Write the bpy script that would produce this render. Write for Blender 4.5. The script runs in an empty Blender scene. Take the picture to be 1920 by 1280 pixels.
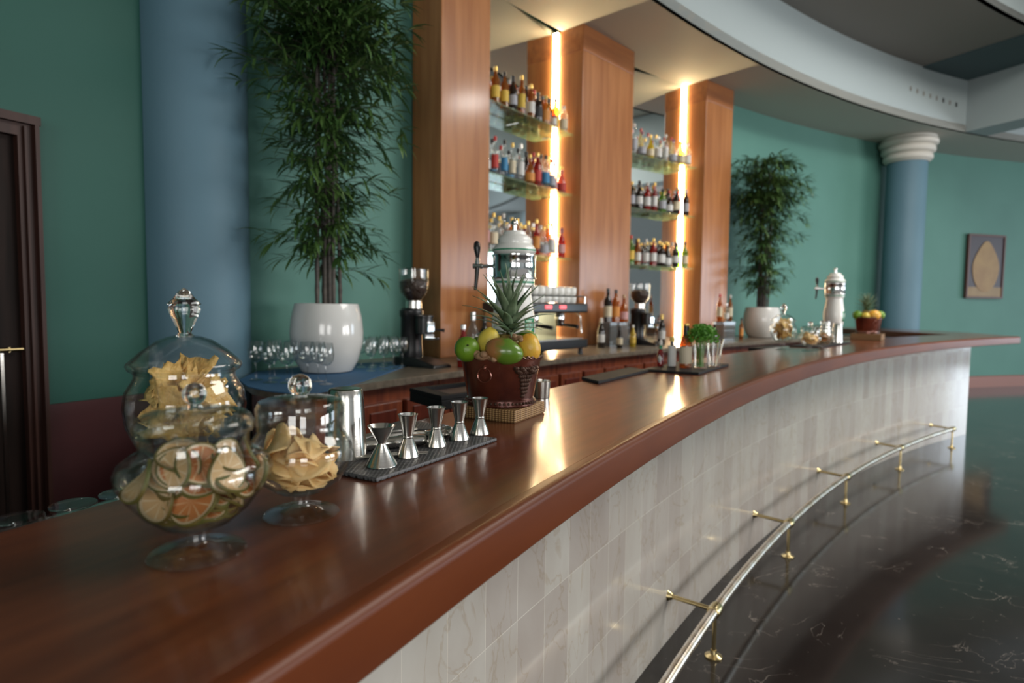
import bpy, math, random
from mathutils import Matrix, Vector
R_ = math.radians
PI = math.pi
SC = bpy.context.scene
COL = SC.collection
# ------------------------------------------------------------------ camera
cam_d = bpy.data.cameras.new('camera'); cam = bpy.data.objects.new('camera', cam_d); COL.objects.link(cam)
cam.matrix_world = Matrix.Translation((0, 0, 1.40)) @ Matrix.Rotation(R_(90 - 3.639), 4, 'X') @ Matrix.Rotation(0.01113, 4, 'Z')
cam_d.sensor_width = 36; cam_d.lens = 36 * 1140.3 / 1920; cam_d.clip_start = .02; cam_d.clip_end = 200
cam_d.dof.use_dof = True; cam_d.dof.focus_distance = 1.25; cam_d.dof.aperture_fstop = 3.2
SC.camera = cam
# ------------------------------------------------------------------ world, lights, exposure
SC.view_settings.view_transform = 'Standard'; SC.view_settings.look = 'None'
SC.view_settings.exposure = 0.82; SC.view_settings.gamma = 1; SC.view_settings.use_curve_mapping = False
w = bpy.data.worlds.new('world'); SC.world = w; w.use_nodes = True
w.node_tree.nodes['Background'].inputs[0].default_value = (.7, .68, .66, 1)
w.node_tree.nodes['Background'].inputs[1].default_value = .25
SC.cycles.transparent_max_bounces = 40; SC.cycles.max_bounces = 10; SC.cycles.transmission_bounces = 10
SC.cycles.caustics_reflective = False; SC.cycles.caustics_refractive = False
SC.cycles.sample_clamp_indirect = 6
SC.cycles.use_denoising = True
CX, CY = 13.367, -6.354                      # centre of the round bar
def W(th, r, z=0.0):
    a = R_(th); return (CX + r * math.cos(a), CY + r * math.sin(a), z)
def area(name, loc, aim, sx, sy, power, color):
    d = bpy.data.lights.new(name, 'AREA'); d.shape = 'RECTANGLE'; d.size = sx; d.size_y = sy; d.energy = power; d.color = color
    o = bpy.data.objects.new(name, d); COL.objects.link(o); o.location = loc
    o.rotation_euler = (Vector(aim) - Vector(loc)).to_track_quat('-Z', 'Y').to_euler(); return o
WIN = []                                     # daylight through the windows of the right-hand wall
XR = 17.9
for y_, pw, cl in ((8.1, 150, (.72, .86, 1.0)), (1.2, 290, (1.0, .98, .96)), (-3.0, 270, (1.0, .98, .96))):
    c = Vector((XR, y_, 0)); WIN.append(c)
    area('daylight', (XR - .12, y_, 1.85), (0, y_, 1.7), 3.4, 3.1, pw, cl)
WINF = []                                    # two unseen windows behind the camera, added for fill light
for x_, pw in ((-.6, 130), (4.6, 130)):
    WINF.append(Vector((x_, -9.4, 0))); area('daylight', (x_, -9.26, 1.85), (x_, 0, 1.7), 3.2, 3.0, pw, (1.0, .98, .95))  # these lamps are added fill at the unseen windows
area('skylight', (6.6, 2.9, 5.38), (6.6, 2.9, 0), 4.0, 4.0, 280, (1.0, .95, .88))
area('ceiling_panel_light', (5.2, 5.6, 4.66), (5.2, 5.6, 0), .5, .5, 30, (1, .96, .92))

# ------------------------------------------------------------------ material helpers
MATS = {}
def nt(name):
    m = bpy.data.materials.new(name); m.use_nodes = True; MATS[name] = m
    return m, m.node_tree.nodes, m.node_tree.links, m.node_tree.nodes['Principled BSDF']
def P(name, col, rough=.5, metal=0, coat=0, spec=.5, noise=None, bump=None, emis=None, sss=0, trans=0, croug=.05):
    """noise = (scale, (colour2), stretch(x,y,z)); bump = (scale, strength, stretch)"""
    m, n, l, b = nt(name)
    b.inputs['Base Color'].default_value = (*col, 1); b.inputs['Roughness'].default_value = rough
    b.inputs['Metallic'].default_value = metal; b.inputs['Coat Weight'].default_value = coat
    b.inputs['Coat Roughness'].default_value = croug
    b.inputs['Specular IOR Level'].default_value = spec
    if trans: b.inputs['Transmission Weight'].default_value = trans
    if sss: b.inputs['Subsurface Weight'].default_value = sss; b.inputs['Subsurface Radius'].default_value = (.02, .01, .005)
    tc = n.new('ShaderNodeTexCoord')
    def tex(scale, st, det=5):
        mp = n.new('ShaderNodeMapping'); mp.inputs['Scale'].default_value = st; l.new(tc.outputs['Object'], mp.inputs[0])
        t = n.new('ShaderNodeTexNoise'); t.inputs['Scale'].default_value = scale; t.inputs['Detail'].default_value = det
        l.new(mp.outputs[0], t.inputs['Vector']); return t
    if noise:
        t = tex(noise[0], noise[2] if len(noise) > 2 else (1, 1, 1)); r = n.new('ShaderNodeValToRGB')
        r.color_ramp.elements[0].position = .35; r.color_ramp.elements[1].position = .65
        r.color_ramp.elements[0].color = (*col, 1); r.color_ramp.elements[1].color = (*noise[1], 1)
        l.new(t.outputs['Fac'], r.inputs[0]); l.new(r.outputs[0], b.inputs['Base Color'])
    if bump:
        t = tex(bump[0], bump[2] if len(bump) > 2 else (1, 1, 1)); bp = n.new('ShaderNodeBump')
        bp.inputs['Strength'].default_value = bump[1]; bp.inputs['Distance'].default_value = .01
        l.new(t.outputs['Fac'], bp.inputs['Height']); l.new(bp.outputs[0], b.inputs['Normal'])
    if emis:
        b.inputs['Emission Color'].default_value = (*emis[0], 1); b.inputs['Emission Strength'].default_value = emis[1]
    return m
def shell(name, tint=(.96, .98, .97), edge=(.62, .70, .69), gloss=1.0, rough=.01, body=None, bodyfac=0.0):
    """clear glass wall: see-through, darker at the rim where more glass is crossed, with mirror-like reflections"""
    m, n, l, b = nt(name); n.remove(b); out = n['Material Output']
    lw = n.new('ShaderNodeLayerWeight'); lw.inputs['Blend'].default_value = .5
    mc = n.new('ShaderNodeMix'); mc.data_type = 'RGBA'; pw = n.new('ShaderNodeMath'); pw.operation = 'POWER'; pw.inputs[1].default_value = 4.5
    l.new(lw.outputs['Facing'], pw.inputs[0]); l.new(pw.outputs[0], mc.inputs['Factor'])
    mc.inputs[6].default_value = (*tint, 1); mc.inputs[7].default_value = (*edge, 1)
    tr = n.new('ShaderNodeBsdfTransparent'); l.new(mc.outputs[2], tr.inputs[0])
    cur = tr
    if body:
        df = n.new('ShaderNodeBsdfDiffuse'); df.inputs[0].default_value = (*body, 1); mx = n.new('ShaderNodeMixShader')
        mx.inputs[0].default_value = bodyfac; l.new(tr.outputs[0], mx.inputs[1]); l.new(df.outputs[0], mx.inputs[2]); cur = mx
    gl = n.new('ShaderNodeBsdfGlossy'); gl.inputs['Roughness'].default_value = rough
    p5 = n.new('ShaderNodeMath'); p5.operation = 'POWER'; p5.inputs[1].default_value = 4.5; l.new(lw.outputs['Facing'], p5.inputs[0])
    fm = n.new('ShaderNodeMath'); fm.operation = 'MULTIPLY_ADD'; fm.inputs[1].default_value = .6 * gloss; fm.inputs[2].default_value = .045 * gloss; fm.use_clamp = True
    l.new(p5.outputs[0], fm.inputs[0]); mx = n.new('ShaderNodeMixShader'); l.new(fm.outputs[0], mx.inputs[0])
    l.new(cur.outputs[0], mx.inputs[1]); l.new(gl.outputs[0], mx.inputs[2]); l.new(mx.outputs[0], out.inputs['Surface'])
    return m

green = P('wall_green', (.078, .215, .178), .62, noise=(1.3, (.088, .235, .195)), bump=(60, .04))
green_shaded = P('wall_green_shaded', (.006, .078, .058), .62, noise=(1.3, (.008, .088, .066)), bump=(60, .04))  # wall green darkened so that shade is part of the colour
pale = P('wall_pale', (.42, .47, .50), .7)
blue = P('column_blue', (.095, .19, .25), .6, noise=(1.5, (.108, .208, .27)), bump=(50, .05))
wains = P('wainscot_red', (.045, .009, .011), .55, noise=(3, (.06, .012, .014)))
ceilm = P('ceiling_paint', (.50, .49, .44), .8)
ceilg = P('ceiling_grey', (.235, .225, .205), .8)
ceilt = P('ceiling_shade_teal', (.07, .115, .125), .8)  # darker teal that puts a band of shade into the ceiling colour
fasc = P('fascia_paint', (.36, .42, .43), .75)
basem = P('baseboard_wood', (.27, .115, .085), .45)
pillar_wood = P('pillar_wood', (.42, .175, .062), .34, coat=.4, spec=.3, noise=(2.2, (.31, .115, .038), (7, 7, .55)), bump=(3, .05, (12, 12, 1)), croug=.16)
dark_wood = P('door_wood', (.008, .005, .004), .6, spec=.15, noise=(4, (.018, .010, .008), (8, 8, .6)))
casing_wood = P('casing_wood', (.028, .011, .008), .5, spec=.3, noise=(4, (.048, .019, .014), (8, 8, .6)))
cab_wood = P('cabinet_wood', (.27, .072, .030), .36, coat=.3, noise=(3, (.15, .034, .018), (9, 9, 1)), croug=.15)
cab_dark = P('cabinet_panel_wood', (.16, .032, .018), .36, coat=.3, noise=(3, (.10, .02, .012), (9, 9, 1)), croug=.15)
stone = P('worktop_stone', (.20, .165, .125), .28, noise=(25, (.12, .10, .075)))
black = P('black_plastic', (.012, .012, .013), .3)
matte_black = P('black_rubber', (.014, .014, .016), .72, bump=(220, .3), spec=.3)
white_pot = P('white_pot', (.70, .70, .68), .16, coat=.5)
cream = P('cream_ceramic', (.82, .82, .78), .3, coat=.35)
chrome = P('chrome', (.78, .78, .77), .07, 1)
steel = P('steel', (.62, .60, .56), .2, 1, bump=(8, .02, (1, 1, 30)))
brass = P('brass', (.62, .50, .26), .22, 1)
rail_metal = P('rail_metal', (.80, .74, .66), .28, 1, noise=(14, (.60, .48, .34)))
blue_mat = P('blue_cloth', (.045, .135, .27), .7, bump=(150, .2))
cane = P('cane_bark', (.055, .045, .038), .5, noise=(9, (.10, .085, .07), (1, 1, 4)))
leaf = P('bamboo_leaf', (.028, .080, .020), .45, noise=(7, (.085, .165, .040)))
soilm = P('potting_soil', (.03, .022, .016), .9, bump=(60, .8))
herb = P('herb_leaf', (.07, .24, .02), .5, noise=(30, (.13, .36, .04)))
logo_green = P('logo_green', (.012, .21, .09), .25)
logo_white = P('logo_white', (.8, .8, .78), .3)
line_green = P('line_green', (.03, .25, .13), .25)
copper = P('basket_metal', (.20, .055, .030), .22, .55, noise=(9, (.08, .022, .016)), bump=(40, .12), coat=.4)
basket_dark = P('basket_bead_metal', (.11, .062, .045), .28, .7, bump=(60, .2))
beans = P('coffee_beans', (.035, .014, .007), .45, bump=(90, 1.0))
red_led = P('red_display', (.3, .02, .02), .4, emis=((1, .09, .1), 1.6))
ledm = P('led_light', (1, .9, .7), .5, emis=((1.0, .76, .42), 60))
lime_m = P('lime_skin', (.10, .23, .012), .33, noise=(18, (.16, .30, .02)), bump=(260, .12))
yellow_m = P('yellow_fruit_skin', (.74, .56, .07), .36, noise=(30, (.62, .50, .10)), bump=(160, .1))
orange_m = P('orange_fruit_skin', (.76, .36, .04), .36, noise=(22, (.68, .44, .06)), bump=(160, .12))
pine_m = P('pineapple_skin', (.30, .20, .05), .5, noise=(40, (.12, .12, .03)), bump=(60, .9))
pine_leaf = P('pineapple_leaf', (.10, .165, .085), .42, noise=(14, (.20, .26, .16), (1, 1, 3)))
ginger_m = P('ginger_skin', (.40, .24, .13), .6, noise=(60, (.30, .17, .09)), bump=(120, .4))
chip_m = P('dried_apple', (.78, .50, .19), .55, noise=(25, (.86, .62, .30)), sss=.15)
pinechip_m = P('dried_pineapple', (.82, .56, .20), .5, noise=(60, (.60, .36, .10), (1, 1, .3)), bump=(120, .5), sss=.15)
rind_m = P('citrus_rind', (.10, .115, .025), .5, noise=(30, (.16, .12, .03)))
pith_m = P('citrus_pith', (.60, .47, .30), .5)
paper = P('label_cream', (.62, .54, .40), .6)
dark_canvas = P('painting_dark', (.035, .022, .03), .5)
pear_paint = P('painting_pear', (.34, .21, .07), .55, noise=(4, (.27, .15, .05)))
table_paint = P('painting_table', (.30, .20, .09), .55, noise=(5, (.24, .15, .06)))
frame_wood = P('frame_wood', (.10, .04, .03), .5)
glass = shell('clear_glass', (.985, .99, .985), (.66, .74, .73), 1.15)
glass_thin = shell('thin_glass', (.96, .97, .97), (.66, .74, .73), 1.5)
shelf_glass = shell('shelf_glass', (.90, .96, .88), (.62, .85, .60), .8, .02, (.45, .60, .38), .22)
acrylic = shell('acrylic', (.80, .82, .82), (.55, .58, .58), 1.2, .04, (.35, .36, .36), .22)
solid_glass = P('solid_glass', (.96, .98, .97), .0, trans=1)
solid_glass.node_tree.nodes['Principled BSDF'].inputs['IOR'].default_value = 1.48

def wood_bar():
    m, n, l, b = nt('bar_top_wood'); tc = n.new('ShaderNodeTexCoord'); mp = n.new('ShaderNodeMapping')
    mp.inputs['Scale'].default_value = (1.1, 9, 1); l.new(tc.outputs['UV'], mp.inputs[0])
    t = n.new('ShaderNodeTexNoise'); t.inputs['Scale'].default_value = 3.5; t.inputs['Detail'].default_value = 7; l.new(mp.outputs[0], t.inputs['Vector'])
    r = n.new('ShaderNodeValToRGB'); r.color_ramp.elements[0].position = .3; r.color_ramp.elements[1].position = .72
    r.color_ramp.elements[0].color = (.105, .028, .013, 1); r.color_ramp.elements[1].color = (.175, .050, .019, 1)
    l.new(t.outputs['Fac'], r.inputs[0]); l.new(r.outputs[0], b.inputs['Base Color'])
    b.inputs['Roughness'].default_value = .3
    b.inputs['Coat Weight'].default_value = .6; b.inputs['Specular IOR Level'].default_value = .2
    t2 = n.new('ShaderNodeTexNoise'); t2.inputs['Scale'].default_value = 22; t2.inputs['Detail'].default_value = 6; l.new(tc.outputs['Object'], t2.inputs['Vector'])
    rr = n.new('ShaderNodeMapRange'); rr.inputs[3].default_value = .03; rr.inputs[4].default_value = .13; l.new(t2.outputs['Fac'], rr.inputs[0]); l.new(rr.outputs[0], b.inputs['Coat Roughness'])
    bp = n.new('ShaderNodeBump'); bp.inputs['Strength'].default_value = .06; bp.inputs['Distance'].default_value = .004
    t3 = n.new('ShaderNodeTexNoise'); t3.inputs['Scale'].default_value = 90; t3.inputs['Detail'].default_value = 3; l.new(mp.outputs[0], t3.inputs['Vector'])
    l.new(t3.outputs['Fac'], bp.inputs['Height']); l.new(bp.outputs[0], b.inputs['Normal']); l.new(bp.outputs[0], b.inputs['Coat Normal'])
    return m
bar_wood = wood_bar()
edge_wood = P('bar_edge_wood', (.105, .023, .005), .36, noise=(2, (.14, .034, .008), (1, 1, 6)), spec=.25)

def marble_tiles():
    m, n, l, b = nt('marble_tiles'); tc = n.new('ShaderNodeTexCoord'); mp = n.new('ShaderNodeMapping'); l.new(tc.outputs['UV'], mp.inputs[0])
    br = n.new('ShaderNodeTexBrick'); br.offset = 0.0; br.squash = 1; l.new(mp.outputs[0], br.inputs['Vector'])
    br.inputs['Scale'].default_value = 1; br.inputs['Brick Width'].default_value = .146; br.inputs['Row Height'].default_value = .31
    br.inputs['Mortar Size'].default_value = .0015; br.inputs['Mortar Smooth'].default_value = .2; br.inputs['Bias'].default_value = 0
    br.inputs['Color1'].default_value = (.52, .50, .455, 1); br.inputs['Color2'].default_value = (.43, .39, .355, 1); br.inputs['Mortar'].default_value = (.62, .59, .53, 1)
    t = n.new('ShaderNodeTexNoise'); t.inputs['Scale'].default_value = 3.2; t.inputs['Detail'].default_value = 6; t.inputs['Distortion'].default_value = .8
    mp2 = n.new('ShaderNodeMapping'); mp2.inputs['Scale'].default_value = (1.5, .8, 1); l.new(tc.outputs['UV'], mp2.inputs[0]); l.new(mp2.outputs[0], t.inputs['Vector'])
    r = n.new('ShaderNodeValToRGB'); r.color_ramp.elements[0].position = .35; r.color_ramp.elements[1].position = .7
    r.color_ramp.elements[0].color = (.90, .87, .85, 1); r.color_ramp.elements[1].color = (1.03, 1.03, 1.03, 1); l.new(t.outputs['Fac'], r.inputs[0])
    v = n.new('ShaderNodeTexNoise'); v.inputs['Scale'].default_value = 2.2; v.inputs['Detail'].default_value = 10; v.inputs['Distortion'].default_value = 2.5; l.new(mp2.outputs[0], v.inputs['Vector'])
    rv = n.new('ShaderNodeValToRGB'); e = rv.color_ramp.elements; e[0].position = .485; e[0].color = (1, 1, 1, 1); e[1].position = .515; e[1].color = (1, 1, 1, 1)
    k = rv.color_ramp.elements.new(.5); k.color = (.88, .83, .76, 1); l.new(v.outputs['Fac'], rv.inputs[0])
    def mul(a, c):
        mx = n.new('ShaderNodeMix'); mx.data_type = 'RGBA'; mx.blend_type = 'MULTIPLY'; mx.inputs['Factor'].default_value = 1
        l.new(a, mx.inputs[6]); l.new(c, mx.inputs[7]); return mx.outputs[2]
    l.new(mul(mul(br.outputs['Color'], r.outputs[0]), rv.outputs[0]), b.inputs['Base Color'])
    b.inputs['Roughness'].default_value = .2; b.inputs['Coat Weight'].default_value = .5; b.inputs['Coat Roughness'].default_value = .08
    bp = n.new('ShaderNodeBump'); bp.inputs['Strength'].default_value = .25; bp.inputs['Distance'].default_value = .002
    l.new(br.outputs['Fac'], bp.inputs['Height']); bp.invert = True; l.new(bp.outputs[0], b.inputs['Normal'])
    return m
marble = marble_tiles()

def floor_mat():
    m, n, l, b = nt('dark_marble_floor'); tc = n.new('ShaderNodeTexCoord')
    def noise(sc, det, dist, st=(1, 1, 1)):
        mp = n.new('ShaderNodeMapping'); mp.inputs['Scale'].default_value = st; l.new(tc.outputs['Object'], mp.inputs[0])
        t = n.new('ShaderNodeTexNoise'); t.inputs['Scale'].default_value = sc; t.inputs['Detail'].default_value = det; t.inputs['Distortion'].default_value = dist
        l.new(mp.outputs[0], t.inputs['Vector']); return t.outputs['Fac']
    def ramp(f, pts):
        r = n.new('ShaderNodeValToRGB'); l.new(f, r.inputs[0]); e = r.color_ramp.elements
        e[0].position, e[0].color = pts[0][0], (*[pts[0][1]] * 3, 1); e[1].position, e[1].color = pts[-1][0], (*[pts[-1][1]] * 3, 1)
        for p_, c_ in pts[1:-1]: k = e.new(p_); k.color = (c_, c_, c_, 1)
        return r.outputs[0]
    base = n.new('ShaderNodeMix'); base.data_type = 'RGBA'; l.new(noise(3.5, 8, .6), base.inputs['Factor'])
    base.inputs[6].default_value = (.010, .009, .009, 1); base.inputs[7].default_value = (.034, .028, .025, 1)
    vein = ramp(noise(1.5, 12, 2.8, (1, 1.6, 1)), [(.494, 0), (.5, .85), (.504, 0)])
    msk = ramp(noise(2.4, 3, 0), [(.5, 0), (.62, 1)])
    spk = ramp(noise(28, 4, .8), [(.70, 0), (.76, .55)])
    mm = n.new('ShaderNodeMath'); mm.operation = 'MULTIPLY'; l.new(vein, mm.inputs[0]); l.new(msk, mm.inputs[1])
    ad = n.new('ShaderNodeMath'); ad.operation = 'ADD'; ad.use_clamp = True; l.new(mm.outputs[0], ad.inputs[0]); l.new(spk, ad.inputs[1])
    mx = n.new('ShaderNodeMix'); mx.data_type = 'RGBA'; l.new(ad.outputs[0], mx.inputs['Factor']); l.new(base.outputs[2], mx.inputs[6]); mx.inputs[7].default_value = (.28, .24, .21, 1)
    l.new(mx.outputs[2], b.inputs['Base Color']); b.inputs['Roughness'].default_value = .11
    b.inputs['Specular IOR Level'].default_value = .6
    return m
floor_m = floor_mat()

def grid_mat(name, c1, c2, scale, rough, bump=.6):
    m, n, l, b = nt(name); tc = n.new('ShaderNodeTexCoord'); mp = n.new('ShaderNodeMapping'); mp.inputs['Scale'].default_value = scale; l.new(tc.outputs['Object'], mp.inputs[0])
    ck = n.new('ShaderNodeTexVoronoi'); ck.inputs['Scale'].default_value = 1; ck.inputs['Randomness'].default_value = 0; l.new(mp.outputs[0], ck.inputs['Vector'])
    r = n.new('ShaderNodeValToRGB'); r.color_ramp.elements[0].color = (*c1, 1); r.color_ramp.elements[1].color = (*c2, 1); r.color_ramp.elements[0].position = .25; r.color_ramp.elements[1].position = .5
    l.new(ck.outputs['Distance'], r.inputs[0]); l.new(r.outputs[0], b.inputs['Base Color']); b.inputs['Roughness'].default_value = rough
    bp = n.new('ShaderNodeBump'); bp.inputs['Strength'].default_value = bump; bp.inputs['Distance'].default_value = .003; bp.invert = True; l.new(ck.outputs['Distance'], bp.inputs['Height']); l.new(bp.outputs[0], b.inputs['Normal'])
    return m
mat_rubber = grid_mat('mat_rubber', (.008, .008, .009), (.10, .10, .105), (130, 130, 130), .45)
rattan = grid_mat('rattan_weave', (.46, .28, .12), (.12, .055, .018), (110, 110, 190), .5, 1.0)

def citrus_face(nm, ca, cb):
    m, n, l, b = nt(nm); tc = n.new('ShaderNodeTexCoord'); g = n.new('ShaderNodeSeparateXYZ'); l.new(tc.outputs['Object'], g.inputs[0])
    at = n.new('ShaderNodeMath'); at.operation = 'ARCTAN2'; l.new(g.outputs[1], at.inputs[0]); l.new(g.outputs[0], at.inputs[1])
    k = n.new('ShaderNodeMath'); k.operation = 'MULTIPLY'; k.inputs[1].default_value = 4.5; l.new(at.outputs[0], k.inputs[0])
    s = n.new('ShaderNodeMath'); s.operation = 'SINE'; l.new(k.outputs[0], s.inputs[0]); a = n.new('ShaderNodeMath'); a.operation = 'ABSOLUTE'; l.new(s.outputs[0], a.inputs[0])
    r = n.new('ShaderNodeValToRGB'); r.color_ramp.elements[0].position = .08; r.color_ramp.elements[1].position = .3
    r.color_ramp.elements[0].color = ca; r.color_ramp.elements[1].color = cb
    l.new(a.outputs[0], r.inputs[0]); l.new(r.outputs[0], b.inputs['Base Color']); b.inputs['Roughness'].default_value = .4
    return m
flesh_m = citrus_face('citrus_flesh', (.66, .44, .24, 1), (.50, .19, .06, 1)); flesh_p = citrus_face('citrus_flesh_pale', (.74, .60, .40, 1), (.60, .40, .20, 1))

def mango_mat():
    m, n, l, b = nt('mango_skin'); tc = n.new('ShaderNodeTexCoord'); g = n.new('ShaderNodeSeparateXYZ'); l.new(tc.outputs['Generated'], g.inputs[0])
    t = n.new('ShaderNodeTexNoise'); t.inputs['Scale'].default_value = 4; l.new(tc.outputs['Generated'], t.inputs['Vector'])
    a = n.new('ShaderNodeMath'); a.operation = 'MULTIPLY_ADD'; a.inputs[1].default_value = .3; l.new(t.outputs['Fac'], a.inputs[0]); l.new(g.outputs[0], a.inputs[2])
    r = n.new('ShaderNodeValToRGB'); r.color_ramp.elements[0].position = .38; r.color_ramp.elements[1].position = .62
    r.color_ramp.elements[0].color = (.34, .15, .05, 1); r.color_ramp.elements[1].color = (.10, .20, .02, 1)
    l.new(a.outputs[0], r.inputs[0]); l.new(r.outputs[0], b.inputs['Base Color']); b.inputs['Roughness'].default_value = .22; return m
mango_m = mango_mat()

# ------------------------------------------------------------------ mesh helpers
class MB:
    def __init__(s): s.v = []; s.f = []; s.uv = []
    def add(s, vs, fs, uvs=None):
        o = len(s.v); s.v += [tuple(v) for v in vs]; s.f += [tuple(i + o for i in f) for f in fs]
        s.uv += uvs if uvs else [None] * len(fs); return s
    def box(s, c, d, rot=0, tilt=None):
        x, y, z = [k / 2 for k in d]; vs = [Vector((i * x, j * y, k * z)) for i in (-1, 1) for j in (-1, 1) for k in (-1, 1)]
        M = Matrix.Rotation(rot, 4, 'Z') if tilt is None else tilt
        return s.add([(M @ v) + Vector(c) for v in vs], [(0, 1, 3, 2), (4, 6, 7, 5), (0, 4, 5, 1), (2, 3, 7, 6), (0, 2, 6, 4), (1, 5, 7, 3)])
    def lathe(s, pr, n=32, c=(0, 0, 0), M=None, sx=1, sy=1):
        M = M or Matrix.Identity(4); vs = []; fs = []; c = Vector(c)
        for (r, z) in pr:
            for i in range(n):
                a = 2 * PI * i / n; vs.append(c + (M @ Vector((r * math.cos(a) * sx, r * math.sin(a) * sy, z))))
        for k in range(len(pr) - 1):
            for i in range(n):
                j = (i + 1) % n; fs.append((k * n + i, k * n + j, (k + 1) * n + j, (k + 1) * n + i))
        m = len(pr) - 1
        if pr[0][0] > 1e-3 and pr[-1][0] > 1e-3 and abs(pr[0][0] - pr[-1][0]) < .0012 and len(pr) > 3:   # a ring: close it on itself
            for i in range(n): j = (i + 1) % n; fs.append((m * n + i, m * n + j, j, i))
            return s.add(vs, fs)
        if pr[0][0] > 1e-6: fs.append(tuple(range(n - 1, -1, -1)))
        if pr[-1][0] > 1e-6: fs.append(tuple(m * n + i for i in range(n)))
        return s.add(vs, fs)
    def shellathe(s, pr, t, n=40, c=(0, 0, 0)):
        """glass wall of thickness t around the profile, open at the top"""
        inner = [(max(r - t, .0005), z + (t if i == 0 else 0)) for i, (r, z) in enumerate(pr)]
        return s.lathe([(.0004, pr[0][1])] + pr + inner[::-1] + [(.0004, pr[0][1] + t)], n, c)
    def tube(s, pts, r, n=8, close=False):
        pts = [Vector(p) for p in pts]; rs = r if isinstance(r, (list, tuple)) else [r] * len(pts); vs = []; fs = []; m = len(pts); pn = None
        for i, p in enumerate(pts):
            d = (pts[(i + 1) % m] - pts[i - 1]) if close else (pts[min(i + 1, m - 1)] - pts[max(i - 1, 0)])
            d.normalize()
            if pn is None: pn = d.cross(Vector((0, 0, 1))); pn = pn if pn.length > .01 else d.cross(Vector((1, 0, 0)))
            pn = (pn - d * pn.dot(d)).normalized(); q = d.cross(pn)
            for k in range(n):
                a = 2 * PI * k / n; vs.append(p + (pn * math.cos(a) + q * math.sin(a)) * rs[i])
        for i in range(m if close else m - 1):
            for k in range(n): a, b = i * n, ((i + 1) % m) * n; k2 = (k + 1) % n; fs.append((a + k, a + k2, b + k2, b + k))
        if not close: fs += [tuple(range(n - 1, -1, -1)), tuple((m - 1) * n + i for i in range(n))]
        return s.add(vs, fs)
    def ball(s, c, r, n=20, M=None, wob=0, seed=0, squash=1):
        rnd = random.Random(seed); ph = [(rnd.uniform(0, 6), rnd.uniform(0, 6)) for _ in range(3)]; pr = []
        M = M or Matrix.Identity(4); r = (r, r, r) if not isinstance(r, (tuple, list)) else r; vs = []; fs = []; c = Vector(c); h = n // 2
        for k in range(h + 1):
            for i in range(n):
                a, b = 2 * PI * i / n, PI * k / h - PI / 2
                q = 1 + wob * (math.sin(2 * a + ph[0][0] + 3 * b) + math.sin(3 * a + ph[1][0]) * math.cos(2 * b + ph[1][1]))
                vs.append(c + (M @ Vector((r[0] * q * math.cos(a) * math.cos(b), r[1] * q * math.sin(a) * math.cos(b), r[2] * q * math.sin(b)))))
        for k in range(h):
            for i in range(n): j = (i + 1) % n; fs.append((k * n + i, k * n + j, (k + 1) * n + j, (k + 1) * n + i))
        return s.add(vs, fs)
    def prism(s, poly, z0, z1):
        n = len(poly); A = sum(poly[i][0] * poly[(i + 1) % n][1] - poly[(i + 1) % n][0] * poly[i][1] for i in range(n))
        if A < 0: poly = poly[::-1]
        return s.add([(x, y, z0) for x, y in poly] + [(x, y, z1) for x, y in poly],
                     [tuple(range(n - 1, -1, -1)), tuple(range(n, 2 * n))] + [(i, (i + 1) % n, (i + 1) % n + n, i + n) for i in range(n)])
    def sweep(s, prof, t0, t1, n=80, caps=True, close=True):
        """profile (r,z) swept about the bar's centre from angle t0 to t1; uv = arc length, height or radius"""
        m = len(prof); vs = []; fs = []; uv = []; per = [0]
        for i in range(m): a, b = prof[i], prof[(i + 1) % m]; per.append(per[-1] + math.hypot(a[0] - b[0], a[1] - b[1]))
        rm = sum(p[0] for p in prof) / m
        for k in range(n + 1):
            th = t0 + (t1 - t0) * k / n
            for (r, z) in prof: vs.append(W(th, r, z))
        L = m if close else m - 1
        for k in range(n):
            for i in range(L):
                j = (i + 1) % m; fs.append((k * m + i, k * m + j, (k + 1) * m + j, (k + 1) * m + i))
                u0, u1 = R_(t0 + (t1 - t0) * k / n) * rm, R_(t0 + (t1 - t0) * (k + 1) / n) * rm
                va, vb = (prof[i][1], prof[j][1]) if abs(prof[i][0] - prof[j][0]) < abs(prof[i][1] - prof[j][1]) else (prof[i][0], prof[j][0])
                uv.append([(u0, va), (u0, vb), (u1, vb), (u1, va)])
        if caps: fs += [tuple(range(m)), tuple(n * m + i for i in range(m - 1, -1, -1))]; uv += [None, None]
        return s.add(vs, fs, uv)
    def build(s, name, mat, parent=None, smooth=True, bevel=0, sub=0, angle=38):
        me = bpy.data.meshes.new(name); me.from_pydata(s.v, [], s.f)
        if any(u for u in s.uv):
            lay = me.uv_layers.new(name='UVMap'); li = 0
            for f, u in zip(s.f, s.uv):
                for k in range(len(f)):
                    lay.data[li].uv = u[k] if u else (s.v[f[k]][0], s.v[f[k]][1]); li += 1
        me.validate(); me.update()
        import bmesh
        bm = bmesh.new(); bm.from_mesh(me); bmesh.ops.remove_doubles(bm, verts=bm.verts, dist=1e-6); bmesh.ops.recalc_face_normals(bm, faces=bm.faces); bm.to_mesh(me); bm.free()
        for m in (mat if isinstance(mat, (list, tuple)) else [mat]): me.materials.append(m)
        if smooth:
            me.shade_smooth()
            try: me.set_sharp_from_angle(angle=R_(angle))
            except Exception: pass
        o = bpy.data.objects.new(name, me); COL.objects.link(o)
        if parent: o.parent = parent
        if bevel:
            b = o.modifiers.new('bevel', 'BEVEL'); b.width = bevel; b.segments = 2; b.limit_method = 'ANGLE'
        if sub: q = o.modifiers.new('sub', 'SUBSURF'); q.levels = q.render_levels = sub
        return o
def tag(o, label, cat, group=None, kind=None):
    if label: o['label'] = label
    if cat: o['category'] = cat
    if group: o['group'] = group
    if kind: o['kind'] = kind
    return o
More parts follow.
